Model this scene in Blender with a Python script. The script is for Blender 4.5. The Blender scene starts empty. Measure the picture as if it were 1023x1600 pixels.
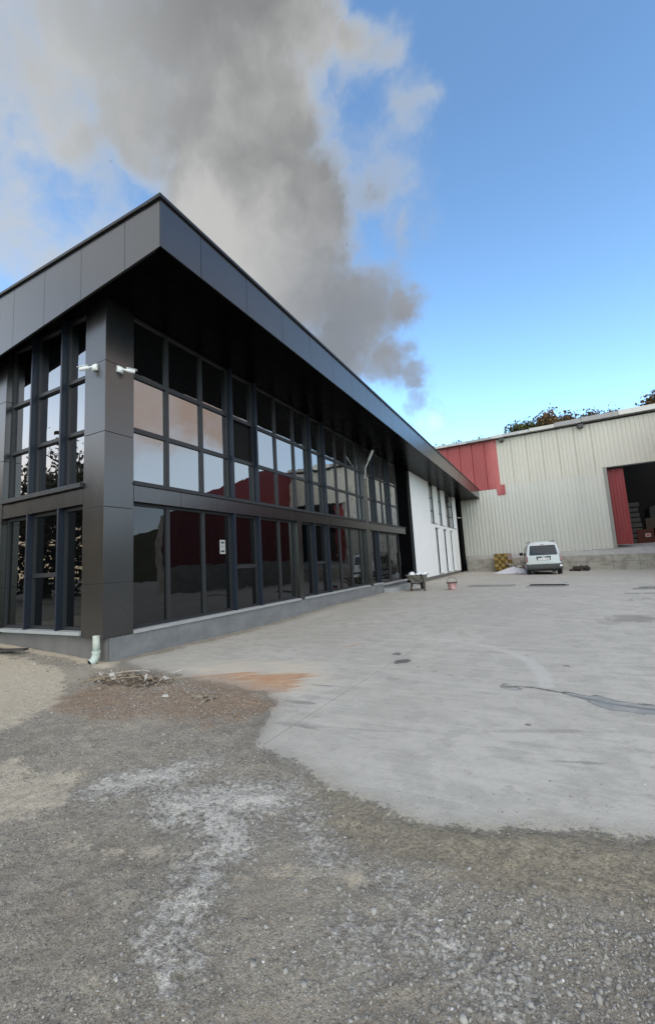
import bpy, bmesh, math, random
import numpy as np
from mathutils import Vector, Matrix
random.seed(7)
rng = np.random.default_rng(11)
R = math.radians
scene = bpy.context.scene
C = scene.collection

# ------------------------------------------------------------------ camera
cam_d = bpy.data.cameras.new('camera')
cam = bpy.data.objects.new('camera', cam_d)
C.objects.link(cam)
cam_d.sensor_fit = 'VERTICAL'
cam_d.sensor_height = 36.0
cam_d.sensor_width = 24.0
cam_d.lens = 644.7156 / 1600 * 36
cam_d.clip_start = 0.05
cam_d.clip_end = 1500
yaw, pitch, roll = R(-27.36854), R(7.09978), R(-3.23892)
CAM = Vector((6.39732 * .85, -4.31101 * .85, 1.2))
fw = Vector((math.sin(yaw) * math.cos(pitch), math.cos(yaw) * math.cos(pitch), math.sin(pitch)))
rt = Vector((math.cos(yaw), -math.sin(yaw), 0))
up = rt.cross(fw)
r2 = rt * math.cos(roll) + up * math.sin(roll)
u2 = -rt * math.sin(roll) + up * math.cos(roll)
M = Matrix.Identity(4)
for i in range(3):
    M[i][0], M[i][1], M[i][2], M[i][3] = r2[i], u2[i], -fw[i], CAM[i]
cam.matrix_world = M
scene.camera = cam

# ------------------------------------------------------------------ colour management, sun, sky
vs = scene.view_settings
vs.view_transform = 'Standard'
vs.look = 'None'
vs.exposure = 0.90
vs.gamma = 1.0
vs.use_curve_mapping = False

SUN_EL, SUN_AZ = R(36), math.atan2(0.64, -0.77)          # azimuth as atan2(x, y)
sun_d = bpy.data.lights.new('sun', 'SUN')
sun_d.energy = 0.95
sun_d.angle = R(70)
sun_d.color = (1.0, 0.86, 0.70)
sun = bpy.data.objects.new('sun', sun_d)
C.objects.link(sun)
sd = Vector((math.sin(SUN_AZ) * math.cos(SUN_EL), math.cos(SUN_AZ) * math.cos(SUN_EL), math.sin(SUN_EL)))
sun.rotation_euler = sd.to_track_quat('Z', 'Y').to_euler()
sun.location = (-10, -12, 20)

world = bpy.data.worlds.new('World')
scene.world = world
world.use_nodes = True
SKY_STRENGTH = 0.15


class NT:
    """small helper for building node trees"""
    def __init__(s, tree):
        s.t = tree
        s.n = tree.nodes
        s.l = tree.links
    def new(s, typ, **kw):
        n = s.n.new(typ)
        for k, v in kw.items():
            setattr(n, k, v)
        return n
    def put(s, sock, v):
        if hasattr(v, 'is_output') or isinstance(v, bpy.types.NodeSocket):
            s.l.new(v, sock)
        else:
            if sock.type == 'RGBA' and hasattr(v, '__len__') and len(v) == 3:
                v = (*v, 1)
            sock.default_value = v
    def math(s, op, a, b=None, c=None, clamp=False):
        n = s.new('ShaderNodeMath', operation=op, use_clamp=clamp)
        s.put(n.inputs[0], a)
        if b is not None: s.put(n.inputs[1], b)
        if c is not None: s.put(n.inputs[2], c)
        return n.outputs[0]
    def vmath(s, op, a, b=None, out=0):
        n = s.new('ShaderNodeVectorMath', operation=op)
        s.put(n.inputs[0], a)
        if b is not None:
            s.put(n.inputs['Scale'] if op == 'SCALE' else n.inputs[1], b)
        return n.outputs['Value' if op in ('DOT_PRODUCT', 'LENGTH', 'DISTANCE') else 'Vector']
    def noise(s, vec, scale, detail=4, rough=.55, dist=0., col=False):
        n = s.new('ShaderNodeTexNoise')
        if vec is not None: s.put(n.inputs['Vector'], vec)
        n.inputs['Scale'].default_value = scale
        n.inputs['Detail'].default_value = detail
        n.inputs['Roughness'].default_value = rough
        n.inputs['Distortion'].default_value = dist
        return n.outputs['Color' if col else 'Fac']
    def ss(s, x, a, b, lo=0., hi=1.):
        n = s.new('ShaderNodeMapRange', interpolation_type='SMOOTHSTEP')
        s.put(n.inputs['Value'], x)
        n.inputs['From Min'].default_value = a
        n.inputs['From Max'].default_value = b
        n.inputs['To Min'].default_value = lo
        n.inputs['To Max'].default_value = hi
        return n.outputs['Result']
    def lin(s, x, a, b, lo=0., hi=1.):
        n = s.new('ShaderNodeMapRange')
        s.put(n.inputs['Value'], x)
        n.inputs['From Min'].default_value = a
        n.inputs['From Max'].default_value = b
        n.inputs['To Min'].default_value = lo
        n.inputs['To Max'].default_value = hi
        return n.outputs['Result']
    def mix(s, f, a, b, mode='MIX'):
        n = s.new('ShaderNodeMix', data_type='RGBA', blend_type=mode, clamp_factor=True)
        s.put(n.inputs[0], f)
        s.put(n.inputs[6], a)
        s.put(n.inputs[7], b)
        return n.outputs[2]
    def mapping(s, vec, scale=(1, 1, 1), rot=(0, 0, 0), loc=(0, 0, 0)):
        n = s.new('ShaderNodeMapping')
        s.put(n.inputs['Vector'], vec)
        n.inputs['Scale'].default_value = scale
        n.inputs['Rotation'].default_value = rot
        n.inputs['Location'].default_value = loc
        return n.outputs[0]
    def scale_col(s, col, f):
        return s.vmath('SCALE', col, f)


def build_world():
    world.node_tree.nodes.clear()
    w = NT(world.node_tree)
    tc = w.new('ShaderNodeTexCoord')
    d = tc.outputs['Generated']
    sky = w.new('ShaderNodeTexSky', sky_type='NISHITA')
    sky.sun_disc = False
    sky.sun_elevation = SUN_EL
    sky.sun_rotation = SUN_AZ
    sky.air_density = 1.0
    sky.dust_density = 0.35
    sky.ozone_density = 1.6
    sep = w.new('ShaderNodeSeparateXYZ')
    w.put(sep.inputs[0], d)
    z = sep.outputs['Z']
    # the sky: Nishita, brightened towards the horizon by the thin evening haze
    skyc = w.scale_col(w.mix(1.0, sky.outputs[0], (1.10, 1.33, 1.40), 'MULTIPLY'), w.lin(z, .3, .75, 1.0, .79))
    # cloud warp
    wn = w.noise(d, 3.2, 5, .6, col=True)
    wv = w.vmath('SCALE', w.vmath('SUBTRACT', wn, (0.5, 0.5, 0.5)), .26)
    dw = w.vmath('ADD', d, wv)
    wn2 = w.noise(d, 12, 4, .6, col=True)
    dw = w.vmath('ADD', dw, w.vmath('SCALE', w.vmath('SUBTRACT', wn2, (0.5, 0.5, 0.5)), .07))
    # the big grey cloud bank: soft lobes round fixed directions of the sky
    lobes = CLOUD_LOBES
    acc = None
    for (v, rad, wt) in lobes:
        v = Vector(v).normalized()
        dist = w.vmath('DISTANCE', dw, tuple(v))
        m = w.ss(dist, rad * 1.35, rad * .30, 0., wt)
        acc = m if acc is None else w.math('MAXIMUM', acc, m)
    # scattered far clouds on a layer plane over the rest of the sky
    zc = w.math('MAXIMUM', z, 0.06)
    q = w.vmath('DIVIDE', d, None)
    comb = w.new('ShaderNodeCombineXYZ')
    w.put(comb.inputs[0], w.math('DIVIDE', sep.outputs['X'], zc))
    w.put(comb.inputs[1], w.math('DIVIDE', sep.outputs['Y'], zc))
    q = comb.outputs[0]
    fn = w.noise(w.vmath('ADD', d, w.vmath('SCALE', wv, .6)), 6.5, 8, .58)
    fn2 = w.noise(w.vmath('ADD', d, (5.3, .2, 2.7)), 2.9, 4, .5)
    fine = w.math('ADD', w.math('MULTIPLY', w.math('SUBTRACT', fn, .5), .95), w.math('MULTIPLY', w.math('SUBTRACT', fn2, .52), .9))
    fine = w.math('MULTIPLY', fine, w.ss(acc, 1.0, .55, 1.1, 1.9))
    dens = w.math('ADD', acc, w.math('MULTIPLY', fine, w.ss(acc, 0.02, .45)))
    mask = w.ss(dens, .04, .98)
    # cloud colour: broad soft greys inside, paler where the cloud thins out
    n1 = w.noise(w.vmath('ADD', d, wv), 3.0, 5, .50)
    n2 = w.noise(w.vmath('ADD', d, (3.1, 1.7, .4)), 1.7, 3, .5)
    k = w.math('ADD', w.math('MULTIPLY', n1, .6), w.math('MULTIPLY', n2, .4))
    t = w.ss(k, .41, .59)
    grey = w.mix(t, (.130, .134, .137), (.292, .292, .288))
    nw = w.vmath('DISTANCE', d, tuple(Vector((-.62, .28, .74)).normalized()))
    grey = w.mix(w.ss(nw, .34, .05, 0., .55), grey, (.34, .35, .355))
    edge = w.ss(dens, .95, .40)
    cc = w.mix(w.math('MULTIPLY', edge, .85), grey, (.335, .355, .365))
    lowv = w.vmath('DISTANCE', d, tuple(Vector((-.27, .86, .43)).normalized()))
    cc = w.mix(w.ss(lowv, .42, .1, 0., .8), cc, (.125, .140, .165))
    pink = w.vmath('DISTANCE', d, (-0.203, 0.931, 0.303))
    cc = w.mix(w.ss(pink, .05, .012, 0., .8), cc, (.66, .56, .54))
    east = w.vmath('DISTANCE', d, tuple(Vector((.72, .58, .40)).normalized()))
    cc = w.mix(w.ss(east, .55, .1, 0., .75), cc, (.44, .30, .24))
    unseen = w.ss(sep.outputs['Y'], .25, -.15)
    cc = w.mix(unseen, cc, (.76, .74, .70))  # clouds out of view made brighter to lift the ambient light
    cc = w.mix(w.math('MULTIPLY', w.ss(sep.outputs['X'], .45, .8), .5), cc, (.62, .50, .43))
    # sunset glow low in the west
    west = w.vmath('DISTANCE', d, tuple(Vector((-.86, -.50, .05)).normalized()))
    glow = w.math('MULTIPLY', w.ss(west, 1.05, .15), w.ss(z, .75, .1))
    inv = 1.0 / SKY_STRENGTH
    ccs = w.scale_col(cc, inv)
    gcol = w.mix(w.ss(z, .08, .34), (1.45, 1.08, .72), (1.28, 1.33, 1.38))
    skyg = w.mix(w.math('MULTIPLY', glow, .85), skyc, w.scale_col(gcol, inv))
    # pale band low in the east, opposite the sunset
    eband = w.vmath('DISTANCE', d, tuple(Vector((.72, .62, .20)).normalized()))
    skyg = w.mix(w.ss(eband, .56, .15, 0., .85), skyg, w.scale_col(w.mix(0, (.66, .76, .86), (1, 1, 1)), inv))
    col = w.mix(mask, skyg, ccs)
    # below the horizon: dull ground tone
    below = w.ss(z, .0, -.03)
    col = w.mix(below, col, (.9, .9, .9))
    bg = w.new('ShaderNodeBackground')
    w.put(bg.inputs[0], col)
    bg.inputs[1].default_value = SKY_STRENGTH
    out = w.new('ShaderNodeOutputWorld')
    w.l.new(bg.outputs[0], out.inputs[0])


# directions (x, y, z) of the cloud lobes, their angular size and weight
CLOUD_LOBES = [
    ((-0.333, 0.378, 0.864), 0.183, 1.00),
    ((-0.489, 0.290, 0.822), 0.151, 0.90),
    ((-0.271, 0.481, 0.834), 0.122, 1.00),
    ((-0.429, 0.434, 0.792), 0.181, 1.00),
    ((-0.338, 0.538, 0.773), 0.143, 1.00),
    ((-0.517, 0.431, 0.740), 0.148, 0.95),
    ((-0.451, 0.549, 0.703), 0.202, 1.00),
    ((-0.347, 0.632, 0.693), 0.139, 1.00),
    ((-0.403, 0.689, 0.603), 0.175, 1.00),
    ((-0.299, 0.779, 0.551), 0.137, 1.00),
    ((-0.216, 0.809, 0.546), 0.077, 1.00),
    ((-0.348, 0.807, 0.477), 0.125, 1.00),
    ((-0.271, 0.858, 0.438), 0.101, 1.00),
    ((-0.225, 0.892, 0.393), 0.067, 0.95),
    ((-0.248, 0.909, 0.335), 0.055, 0.80),
    ((-0.155, 0.567, 0.809), 0.077, 0.55),
    ((-0.133, 0.655, 0.744), 0.073, 0.50),
    ((-0.198, 0.692, 0.695), 0.108, 0.62),
    ((-0.161, 0.728, 0.666), 0.055, 0.42),
    ((-0.591, 0.253, 0.766), 0.140, 0.72),
    ((-0.203, 0.930, 0.306), 0.037, 0.50),
    ((-0.599, 0.339, 0.725), 0.125, 0.62),
    ((-0.609, 0.437, 0.662), 0.130, 0.66),
    ((-0.676, 0.334, 0.657), 0.210, 0.40),
    ((-0.657, 0.460, 0.597), 0.160, 0.48),
    ((.72, .55, .46), .24, .85), ((.60, .66, .40), .15, .75), ((.42, .82, .34), .06, .5), ((.85, .35, .45), .26, .7), ((.9, .0, .5), .4, .75),
    ((.75, -.45, .5), .45, .75), ((.2, -.75, .65), .55, .8), ((-.35, -.7, .6), .5, .8), ((-.75, -.2, .65), .35, .7), ((.3, -.1, .95), .4, .65), ((-.1, -.95, .25), .35, .6), ((.8, -.2, .2), .25, .55),  # clouds out of view, added to make the ambient light less blue
]
build_world()


# ------------------------------------------------------------------ materials
def new_mat(name):
    m = bpy.data.materials.new(name)
    m.use_nodes = True
    m.node_tree.nodes.clear()
    w = NT(m.node_tree)
    b = w.new('ShaderNodeBsdfPrincipled')
    o = w.new('ShaderNodeOutputMaterial')
    w.l.new(b.outputs[0], o.inputs[0])
    return m, w, b


def pm(name, col, rough=.6, metal=0., spec=.5, var=.12, scale=4., stretch=(1, 1, 1), bump=0., bscale=60., coat=0.,
       col2=None, thr=(.45, .65), rvar=.08):
    """principled material with mottled colour, roughness variation and fine relief"""
    m, w, b = new_mat(name)
    tc = w.new('ShaderNodeTexCoord')
    v = w.mapping(tc.outputs['Object'], stretch)
    n = w.noise(v, scale, 6, .6)
    n2 = w.noise(v, scale * 7, 4, .6)
    k = w.math('ADD', w.math('MULTIPLY', n, .65), w.math('MULTIPLY', n2, .35))
    f = w.lin(k, .3, .7, 1 - var, 1 + var)
    c = w.scale_col(w.mix(w.ss(n, *thr), col, col2), f) if col2 else w.scale_col(w.mix(0., col, col), f)
    w.put(b.inputs['Base Color'], c)
    w.put(b.inputs['Roughness'], w.lin(n2, .3, .7, max(rough - rvar, .02), min(rough + rvar, 1)))
    b.inputs['Metallic'].default_value = metal
    b.inputs['Specular IOR Level'].default_value = spec
    b.inputs['Coat Weight'].default_value = coat
    b.inputs['Coat Roughness'].default_value = .12
    if bump:
        bp = w.new('ShaderNodeBump')
        bp.inputs['Distance'].default_value = bump
        bp.inputs['Strength'].default_value = 1.
        w.put(bp.inputs['Height'], w.noise(v, bscale, 5, .6))
        w.l.new(bp.outputs[0], b.inputs['Normal'])
    return m


MT = {}
MT['panel'] = pm('panel_coating', (.118, .119, .119), .26, .95, .5, .035, .35, (1.6, 1.6, .35), rvar=.02)
MT['panel_core'] = pm('panel_joint', (.012, .012, .012), .7)
MT['coping'] = pm('coping_metal', (.016, .016, .017), .45, .3)
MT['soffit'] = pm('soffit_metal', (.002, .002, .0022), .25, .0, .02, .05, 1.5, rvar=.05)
MT['frame'] = pm('window_frame_paint', (.024, .026, .029), .45, .2, .5, .05)
MT['fin'] = pm('fin_paint', (.014, .020, .032), .4, .2, .4, .05)
MT['sill'] = pm('sill_stone', (.30, .31, .31), .6, 0, .4, .15, 5, bump=.0006)
MT['tile'] = pm('plinth_stone', (.165, .172, .178), .5, 0, .4, .28, 2.2, (1, 1, 2.2), .0006, 40, rvar=.12)
MT['tile_left'] = pm('plinth_render', (.14, .135, .13), .7, 0, .3, .22, 2.5, bump=.0008)
MT['black'] = pm('dark_wall_panel', (.003, .003, .0033), .6, 0, .0, .1)
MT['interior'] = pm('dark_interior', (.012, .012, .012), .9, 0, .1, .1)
MT['white_wall'] = pm('white_render', (.76, .78, .785), .75, 0, .3, .035, 1.3, bump=.0006, bscale=90)
MT['pvc'] = pm('pvc_pipe', (.42, .49, .45), .45, 0, .5, .18, 6, col2=(.34, .34, .28))
MT['cam_white'] = pm('camera_plastic', (.70, .72, .72), .4, 0, .5, .04)
MT['lens'] = pm('lens_glass', (.01, .01, .012), .08)
MT['lamp_metal'] = pm('lamp_metal', (.42, .43, .43), .4, .4)
MT['paper'] = pm('paper', (.38, .385, .375), .8, 0, .2, .04)
MT['ink'] = pm('ink', (.03, .03, .035), .6)
MT['sheet'] = pm('sheet_beige', (.465, .452, .392), .48, 0, .45, .07, .7, (1, 1, .3), rvar=.08)
MT['sheet_low'] = pm('sheet_pale_grey', (.455, .453, .410), .46, 0, .45, .08, .7, (1, 1, .3), rvar=.08)
MT['sheet_red'] = pm('sheet_red', (.30, .062, .062), .5, 0, .45, .16, .8, (1, 1, .2), col2=(.37, .10, .098))
MT['sheet_red_door_shaded'] = pm('sheet_red_door_shaded', (.20, .022, .024), .5, 0, .4, .16, .8, (1, 1, .2))  # sheet red darkened to carry the shade of the recessed door leaf
MT['sheet_red_far'] = pm('sheet_red_shaded', (.17, .022, .026), .55, 0, .4, .15, .8, (1, 1, .25))  # sheet red darkened to stand for the wing wall lying in shade
MT['galv'] = pm('galvanised_sheet', (.34, .345, .34), .42, .6, .5, .3, 1.1, col2=(.18, .18, .175))
MT['galv_light'] = pm('bare_metal_flashing', (.36, .355, .335), .42, .5, .5, .2, 1.3)
MT['old_concrete'] = pm('old_concrete', (.38, .36, .315), .85, 0, .2, .30, 2.1, (1, 1, 1.4), .004, 30, col2=(.20, .188, .16), thr=(.36, .68))
MT['dock_top'] = pm('dock_floor', (.33, .325, .31), .8, 0, .2, .2, 2.)
MT['roof'] = pm('roof_sheet', (.25, .25, .25), .6)
MT['steel_dark'] = pm('dark_steel', (.05, .05, .05), .5, .5)
MT['jamb'] = pm('door_jamb', (.23, .225, .205), .6, 0, .3, .1)
MT['van_paint'] = pm('silver_paint', (.36, .362, .357), .32, .3, .5, .04, 3, coat=.4)
MT['van_glass'] = pm('tinted_glass', (.004, .0045, .005), .06, 0, .32, .02, rvar=.01)
MT['van_trim'] = pm('grey_trim_plastic', (.040, .042, .041), .6)
MT['rubber'] = pm('rubber', (.012, .012, .012), .8)
MT['rim'] = pm('wheel_steel', (.25, .25, .25), .4, .6)
MT['tail'] = pm('tail_lens', (.16, .008, .012), .15, 0, .6, .1, 12, coat=.5)
MT['plate'] = pm('plate_white', (.72, .72, .72), .4)
MT['chrome'] = pm('chrome', (.6, .6, .6), .15, 1.)
MT['yellow'] = pm('yellow_block', (.28, .20, .07), .85, 0, .2, .25, 5)
MT['yellow_dark'] = pm('ochre_block', (.15, .10, .032), .85, 0, .2, .25, 5)
MT['pink_block'] = pm('pinkish_block', (.30, .21, .19), .85, 0, .2, .2, 5)
MT['lime'] = pm('white_lime', (.70, .68, .72), .9, 0, .1, .1, 5, bump=.01, bscale=12)
MT['bag'] = pm('white_sack', (.66, .69, .72), .6, 0, .3, .1, 6, bump=.008, bscale=14)
MT['barrow'] = pm('barrow_steel', (.16, .15, .13), .65, .2, .3, .35, 7, col2=(.30, .29, .26), thr=(.5, .62))
MT['barrow_leg'] = pm('barrow_frame', (.055, .042, .030), .7, .1, .3, .25)
MT['bucket'] = pm('pink_plastic', (.40, .20, .20), .5, 0, .4, .2, 9, col2=(.42, .32, .30))
MT['rim_dark'] = pm('dirty_rim', (.06, .022, .025), .6)
MT['wire'] = pm('wire', (.09, .09, .09), .5, .6)
MT['wood'] = pm('weathered_wood', (.28, .22, .15), .85, 0, .2, .3, 5, (1, 8, 1))
MT['wood_dark'] = pm('dark_plank', (.05, .046, .042), .85, 0, .2, .3, 5)
MT['chunk'] = pm('rubble', (.21, .175, .135), .9, 0, .2, .3, 14, bump=.003, bscale=50)
MT['scrap'] = pm('plaster_scrap', (.46, .44, .40), .85, 0, .2, .1)
MT['mud'] = pm('dirt', (.115, .092, .070), .95, 0, .1, .4, 18, bump=.012, bscale=45, col2=(.17, .135, .10))
MT['rubble_dark'] = pm('dark_scrap', (.05, .042, .036), .8, 0, .2, .4, 8)
MT['box_red'] = pm('red_carton', (.07, .018, .012), .85)
MT['box_tan'] = pm('tan_carton', (.07, .05, .032), .85)
MT['wrap'] = pm('wrapped_goods', (.045, .043, .038), .7)
MT['bark'] = pm('bark', (.055, .045, .036), .9, 0, .1, .3, 6, bump=.01, bscale=20)
MT['hill'] = pm('hill_ground', (.055, .055, .03), .95, 0, .1, .4, .3)
MT['bird'] = pm('bird_feathers', (.02, .02, .02), .8)
MT['notice_red'] = pm('red_print', (.45, .03, .03), .7)


def glass_mat(name, ior, lo, tint, sat):
    m, w, b = new_mat(name)
    w.n.remove(b)
    out = [n for n in w.n if n.type == 'OUTPUT_MATERIAL'][0]
    tc = w.new('ShaderNodeTexCoord')
    n1 = w.noise(tc.outputs['Object'], 1.3, 2, .5)
    n2 = w.noise(tc.outputs['Object'], 4.5, 1, .5)
    bp = w.new('ShaderNodeBump')
    bp.inputs['Strength'].default_value = 1.
    bp.inputs['Distance'].default_value = .0034
    w.put(bp.inputs['Height'], w.math('ADD', n1, w.math('MULTIPLY', n2, .10)))
    g = w.new('ShaderNodeBsdfGlossy')
    g.inputs['Roughness'].default_value = .012
    w.put(g.inputs['Color'], tint)
    w.l.new(bp.outputs[0], g.inputs['Normal'])
    df = w.new('ShaderNodeBsdfDiffuse')
    w.put(df.inputs['Color'], (.002, .0022, .0025))
    fr = w.new('ShaderNodeFresnel')
    fr.inputs['IOR'].default_value = ior
    mx = w.new('ShaderNodeMixShader')
    w.put(mx.inputs[0], w.lin(fr.outputs[0], 0., sat, lo, 1.))
    w.l.new(df.outputs[0], mx.inputs[1])
    w.l.new(g.outputs[0], mx.inputs[2])
    w.l.new(mx.outputs[0], out.inputs[0])
    return m


MT['glass'] = glass_mat('solar_glass', 2.4, .12, (.86, .88, .90), .70)
MT['glass_low'] = glass_mat('tinted_glass_low', 1.75, .01, (.70, .72, .74), .85)


def leaf_mat(name, a, b_, c):
    m, w, b = new_mat(name)
    geo = w.new('ShaderNodeNewGeometry')
    r = geo.outputs['Random Per Island']
    col = w.mix(w.ss(r, .2, .6), a, b_)
    col = w.mix(w.ss(r, .72, .9), col, c)
    w.put(b.inputs['Base Color'], col)
    b.inputs['Roughness'].default_value = .7
    b.inputs['Specular IOR Level'].default_value = .2
    return m


MT['leaf_green'] = leaf_mat('leaf_green', (.050, .062, .025), (.075, .088, .032), (.12, .10, .035))
MT['leaf_autumn'] = leaf_mat('leaf_autumn', (.095, .078, .030), (.125, .080, .030), (.065, .068, .026))
MT['leaf_rust'] = leaf_mat('leaf_rust', (.115, .065, .030), (.095, .06, .028), (.14, .105, .04))
MT['leaf_dark'] = leaf_mat('leaf_dark', (.018, .024, .010), (.03, .034, .014), (.05, .03, .015))


# ------------------------------------------------------------------ mesh helpers
class MB:
    def __init__(s):
        s.v, s.f = [], []
    def add(s, vs, fs):
        o = len(s.v)
        s.v += [tuple(p) for p in vs]
        s.f += [tuple(i + o for i in f) for f in fs]
        return s
    def box(s, x0, x1, y0, y1, z0, z1):
        x0, x1 = min(x0, x1), max(x0, x1); y0, y1 = min(y0, y1), max(y0, y1); z0, z1 = min(z0, z1), max(z0, z1)
        v = [(x0, y0, z0), (x1, y0, z0), (x1, y1, z0), (x0, y1, z0), (x0, y0, z1), (x1, y0, z1), (x1, y1, z1), (x0, y1, z1)]
        return s.add(v, [(0, 3, 2, 1), (4, 5, 6, 7), (0, 1, 5, 4), (1, 2, 6, 5), (2, 3, 7, 6), (3, 0, 4, 7)])
    def hexa(s, b, t):
        """bottom ring of four and top ring of four, counter-clockwise seen from above"""
        return s.add(list(b) + list(t), [(0, 3, 2, 1), (4, 5, 6, 7), (0, 1, 5, 4), (1, 2, 6, 5), (2, 3, 7, 6), (3, 0, 4, 7)])
    def tube(s, pts, rad, n=8, cap=True):
        pts = [Vector(p) for p in pts]
        rads = rad if hasattr(rad, '__len__') else [rad] * len(pts)
        o = len(s.v)
        up0 = None
        for i, p in enumerate(pts):
            t = (pts[min(i + 1, len(pts) - 1)] - pts[max(i - 1, 0)]).normalized()
            if up0 is None:
                up0 = t.orthogonal().normalized()
            a = (up0 - t * up0.dot(t)).normalized()
            up0 = a
            b = t.cross(a)
            for k in range(n):
                an = 2 * math.pi * k / n
                s.v.append(tuple(p + (a * math.cos(an) + b * math.sin(an)) * rads[i]))
        for i in range(len(pts) - 1):
            for k in range(n):
                k2 = (k + 1) % n
                s.f.append((o + i * n + k, o + i * n + k2, o + (i + 1) * n + k2, o + (i + 1) * n + k))
        if cap:
            s.f.append(tuple(o + k for k in reversed(range(n))))
            s.f.append(tuple(o + (len(pts) - 1) * n + k for k in range(n)))
        return s
    def lathe(s, prof, c=(0, 0, 0), n=20, axis='Z'):
        o = len(s.v)
        for r_, h in prof:
            for k in range(n):
                a = 2 * math.pi * k / n
                p = (r_ * math.cos(a), r_ * math.sin(a), h)
                if axis == 'X': p = (p[2], p[0], p[1])
                if axis == 'Y': p = (p[0], p[2], p[1])
                s.v.append((p[0] + c[0], p[1] + c[1], p[2] + c[2]))
        for i in range(len(prof) - 1):
            for k in range(n):
                k2 = (k + 1) % n
                s.f.append((o + i * n + k, o + i * n + k2, o + (i + 1) * n + k2, o + (i + 1) * n + k))
        return s
    def mesh(s, name, mat, smooth=False, bevel=0.):
        me = bpy.data.meshes.new(name)
        me.from_pydata(s.v, [], s.f)
        bm = bmesh.new()
        bm.from_mesh(me)
        bmesh.ops.recalc_face_normals(bm, faces=bm.faces)
        if bevel:
            bmesh.ops.bevel(bm, geom=list(bm.edges), offset=bevel, segments=2, affect='EDGES', profile=.7)
        bm.to_mesh(me)
        bm.free()
        if mat: me.materials.append(MT[mat] if isinstance(mat, str) else mat)
        if smooth: me.shade_smooth()
        return me
    def build(s, name, mat, parent=None, smooth=False, bevel=0.):
        return link(name, s.mesh(name, mat, smooth, bevel), parent)


def link(name, data, parent=None, loc=None):
    o = bpy.data.objects.new(name, data)
    C.objects.link(o)
    if parent: o.parent = parent
    if loc is not None: o.location = loc
    return o


def tag(o, label=None, cat=None, group=None, kind=None):
    if label: o['label'] = label
    if cat: o['category'] = cat
    if group: o['group'] = group
    if kind: o['kind'] = kind
    return o


def thing(name, label, cat, loc=(0, 0, 0), rz=0., group=None):
    o = bpy.data.objects.new(name, None)
    C.objects.link(o)
    o.empty_display_size = .2
    o.location = loc
    o.rotation_euler = (0, 0, rz)
    return tag(o, label, cat, group)


def bx(name, mat, parent, *d, bevel=0.):
    return MB().box(*d).build(name, mat, parent, bevel=bevel)


def rock_mesh(name, mat, r, seed, squash=.6, sub=1):
    rr = random.Random(seed)
    bm = bmesh.new()
    bmesh.ops.create_icosphere(bm, subdivisions=sub, radius=r)
    sx, sy = rr.uniform(.7, 1.4), rr.uniform(.7, 1.2)
    for v in bm.verts:
        k = rr.uniform(.72, 1.2)
        v.co = Vector((v.co.x * sx * k, v.co.y * sy * k, v.co.z * squash * k))
    me = bpy.data.meshes.new(name)
    bm.to_mesh(me)
    bm.free()
    me.materials.append(MT[mat])
    return me


# ------------------------------------------------------------------ ground
_tab = rng.random((512, 512))


def vnoise(x, y, seed=0):
    x = x + seed * 17.3; y = y + seed * 9.1
    xi = np.floor(x).astype(int); yi = np.floor(y).astype(int)
    fx = x - xi; fy = y - yi
    fx = fx * fx * (3 - 2 * fx); fy = fy * fy * (3 - 2 * fy)
    g = lambda a, b: _tab[a % 512, b % 512]
    return (g(xi, yi) * (1 - fx) + g(xi + 1, yi) * fx) * (1 - fy) + (g(xi, yi + 1) * (1 - fx) + g(xi + 1, yi + 1) * fx) * fy


def fbm(x, y, sc, oct=5, seed=0, g=.55):
    a, t, s = 0., 0., 1.
    for i in range(oct):
        a = a + s * vnoise(x * sc * 2 ** i, y * sc * 2 ** i, seed + i * 3.7)
        t += s; s *= g
    return a / t


def sstep(x, a, b):
    t = np.clip((x - a) / (b - a), 0, 1)
    return t * t * (3 - 2 * t)


def sdist(x, y, poly):
    """signed distance to a polygon, positive inside"""
    P = np.array(poly, float)
    d = np.full(x.shape, 1e9); ins = np.zeros(x.shape, bool)
    for i in range(len(P)):
        ax, ay = P[i]; bx_, by_ = P[(i + 1) % len(P)]
        ex, ey = bx_ - ax, by_ - ay
        t = np.clip(((x - ax) * ex + (y - ay) * ey) / (ex * ex + ey * ey + 1e-12), 0, 1)
        d = np.minimum(d, np.hypot(x - ax - t * ex, y - ay - t * ey))
        c = ((ay > y) != (by_ > y)) & (x < ex * (y - ay) / (ey if abs(ey) > 1e-12 else 1e-12) + ax)
        ins ^= c
    return np.where(ins, d, -d)


def ldist(x, y, line):
    P = np.array(line, float)
    d = np.full(x.shape, 1e9)
    for i in range(len(P) - 1):
        ax, ay = P[i][:2]; bx_, by_ = P[i + 1][:2]
        ex, ey = bx_ - ax, by_ - ay
        t = np.clip(((x - ax) * ex + (y - ay) * ey) / (ex * ex + ey * ey + 1e-12), 0, 1)
        d = np.minimum(d, np.hypot(x - ax - t * ex, y - ay - t * ey))
    return d


def gz(x, y):
    x = np.asarray(x, float); y = np.asarray(y, float)
    left = .055 * np.clip(.5 - x, 0, 3.2) * sstep(y, -2.5, -.3)
    far = -.026 * np.clip(x - 1, -1, 14) * sstep(y, 6, 28)
    dip = -.05 * np.exp(-((x - .5) / 2.5) ** 2 - ((y - 3.5) / 2.) ** 2)
    return left + far + dip


CONC = [(.1, .12), (.55, .08), (1.2, -.10), (1.75, -.18), (2.2, -.28), (2.9, -.42), (3.18, -.62), (3.30, -.98), (3.48, -1.30), (3.9, -1.48),
        (4.33, -1.64), (4.64, -1.71), (4.93, -1.70), (5.3, -1.6), (5.7, -1.48), (9, -1.0), (40, 2), (400, 20), (400, 400), (-400, 400), (-400, 29), (.05, 29)]


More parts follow.
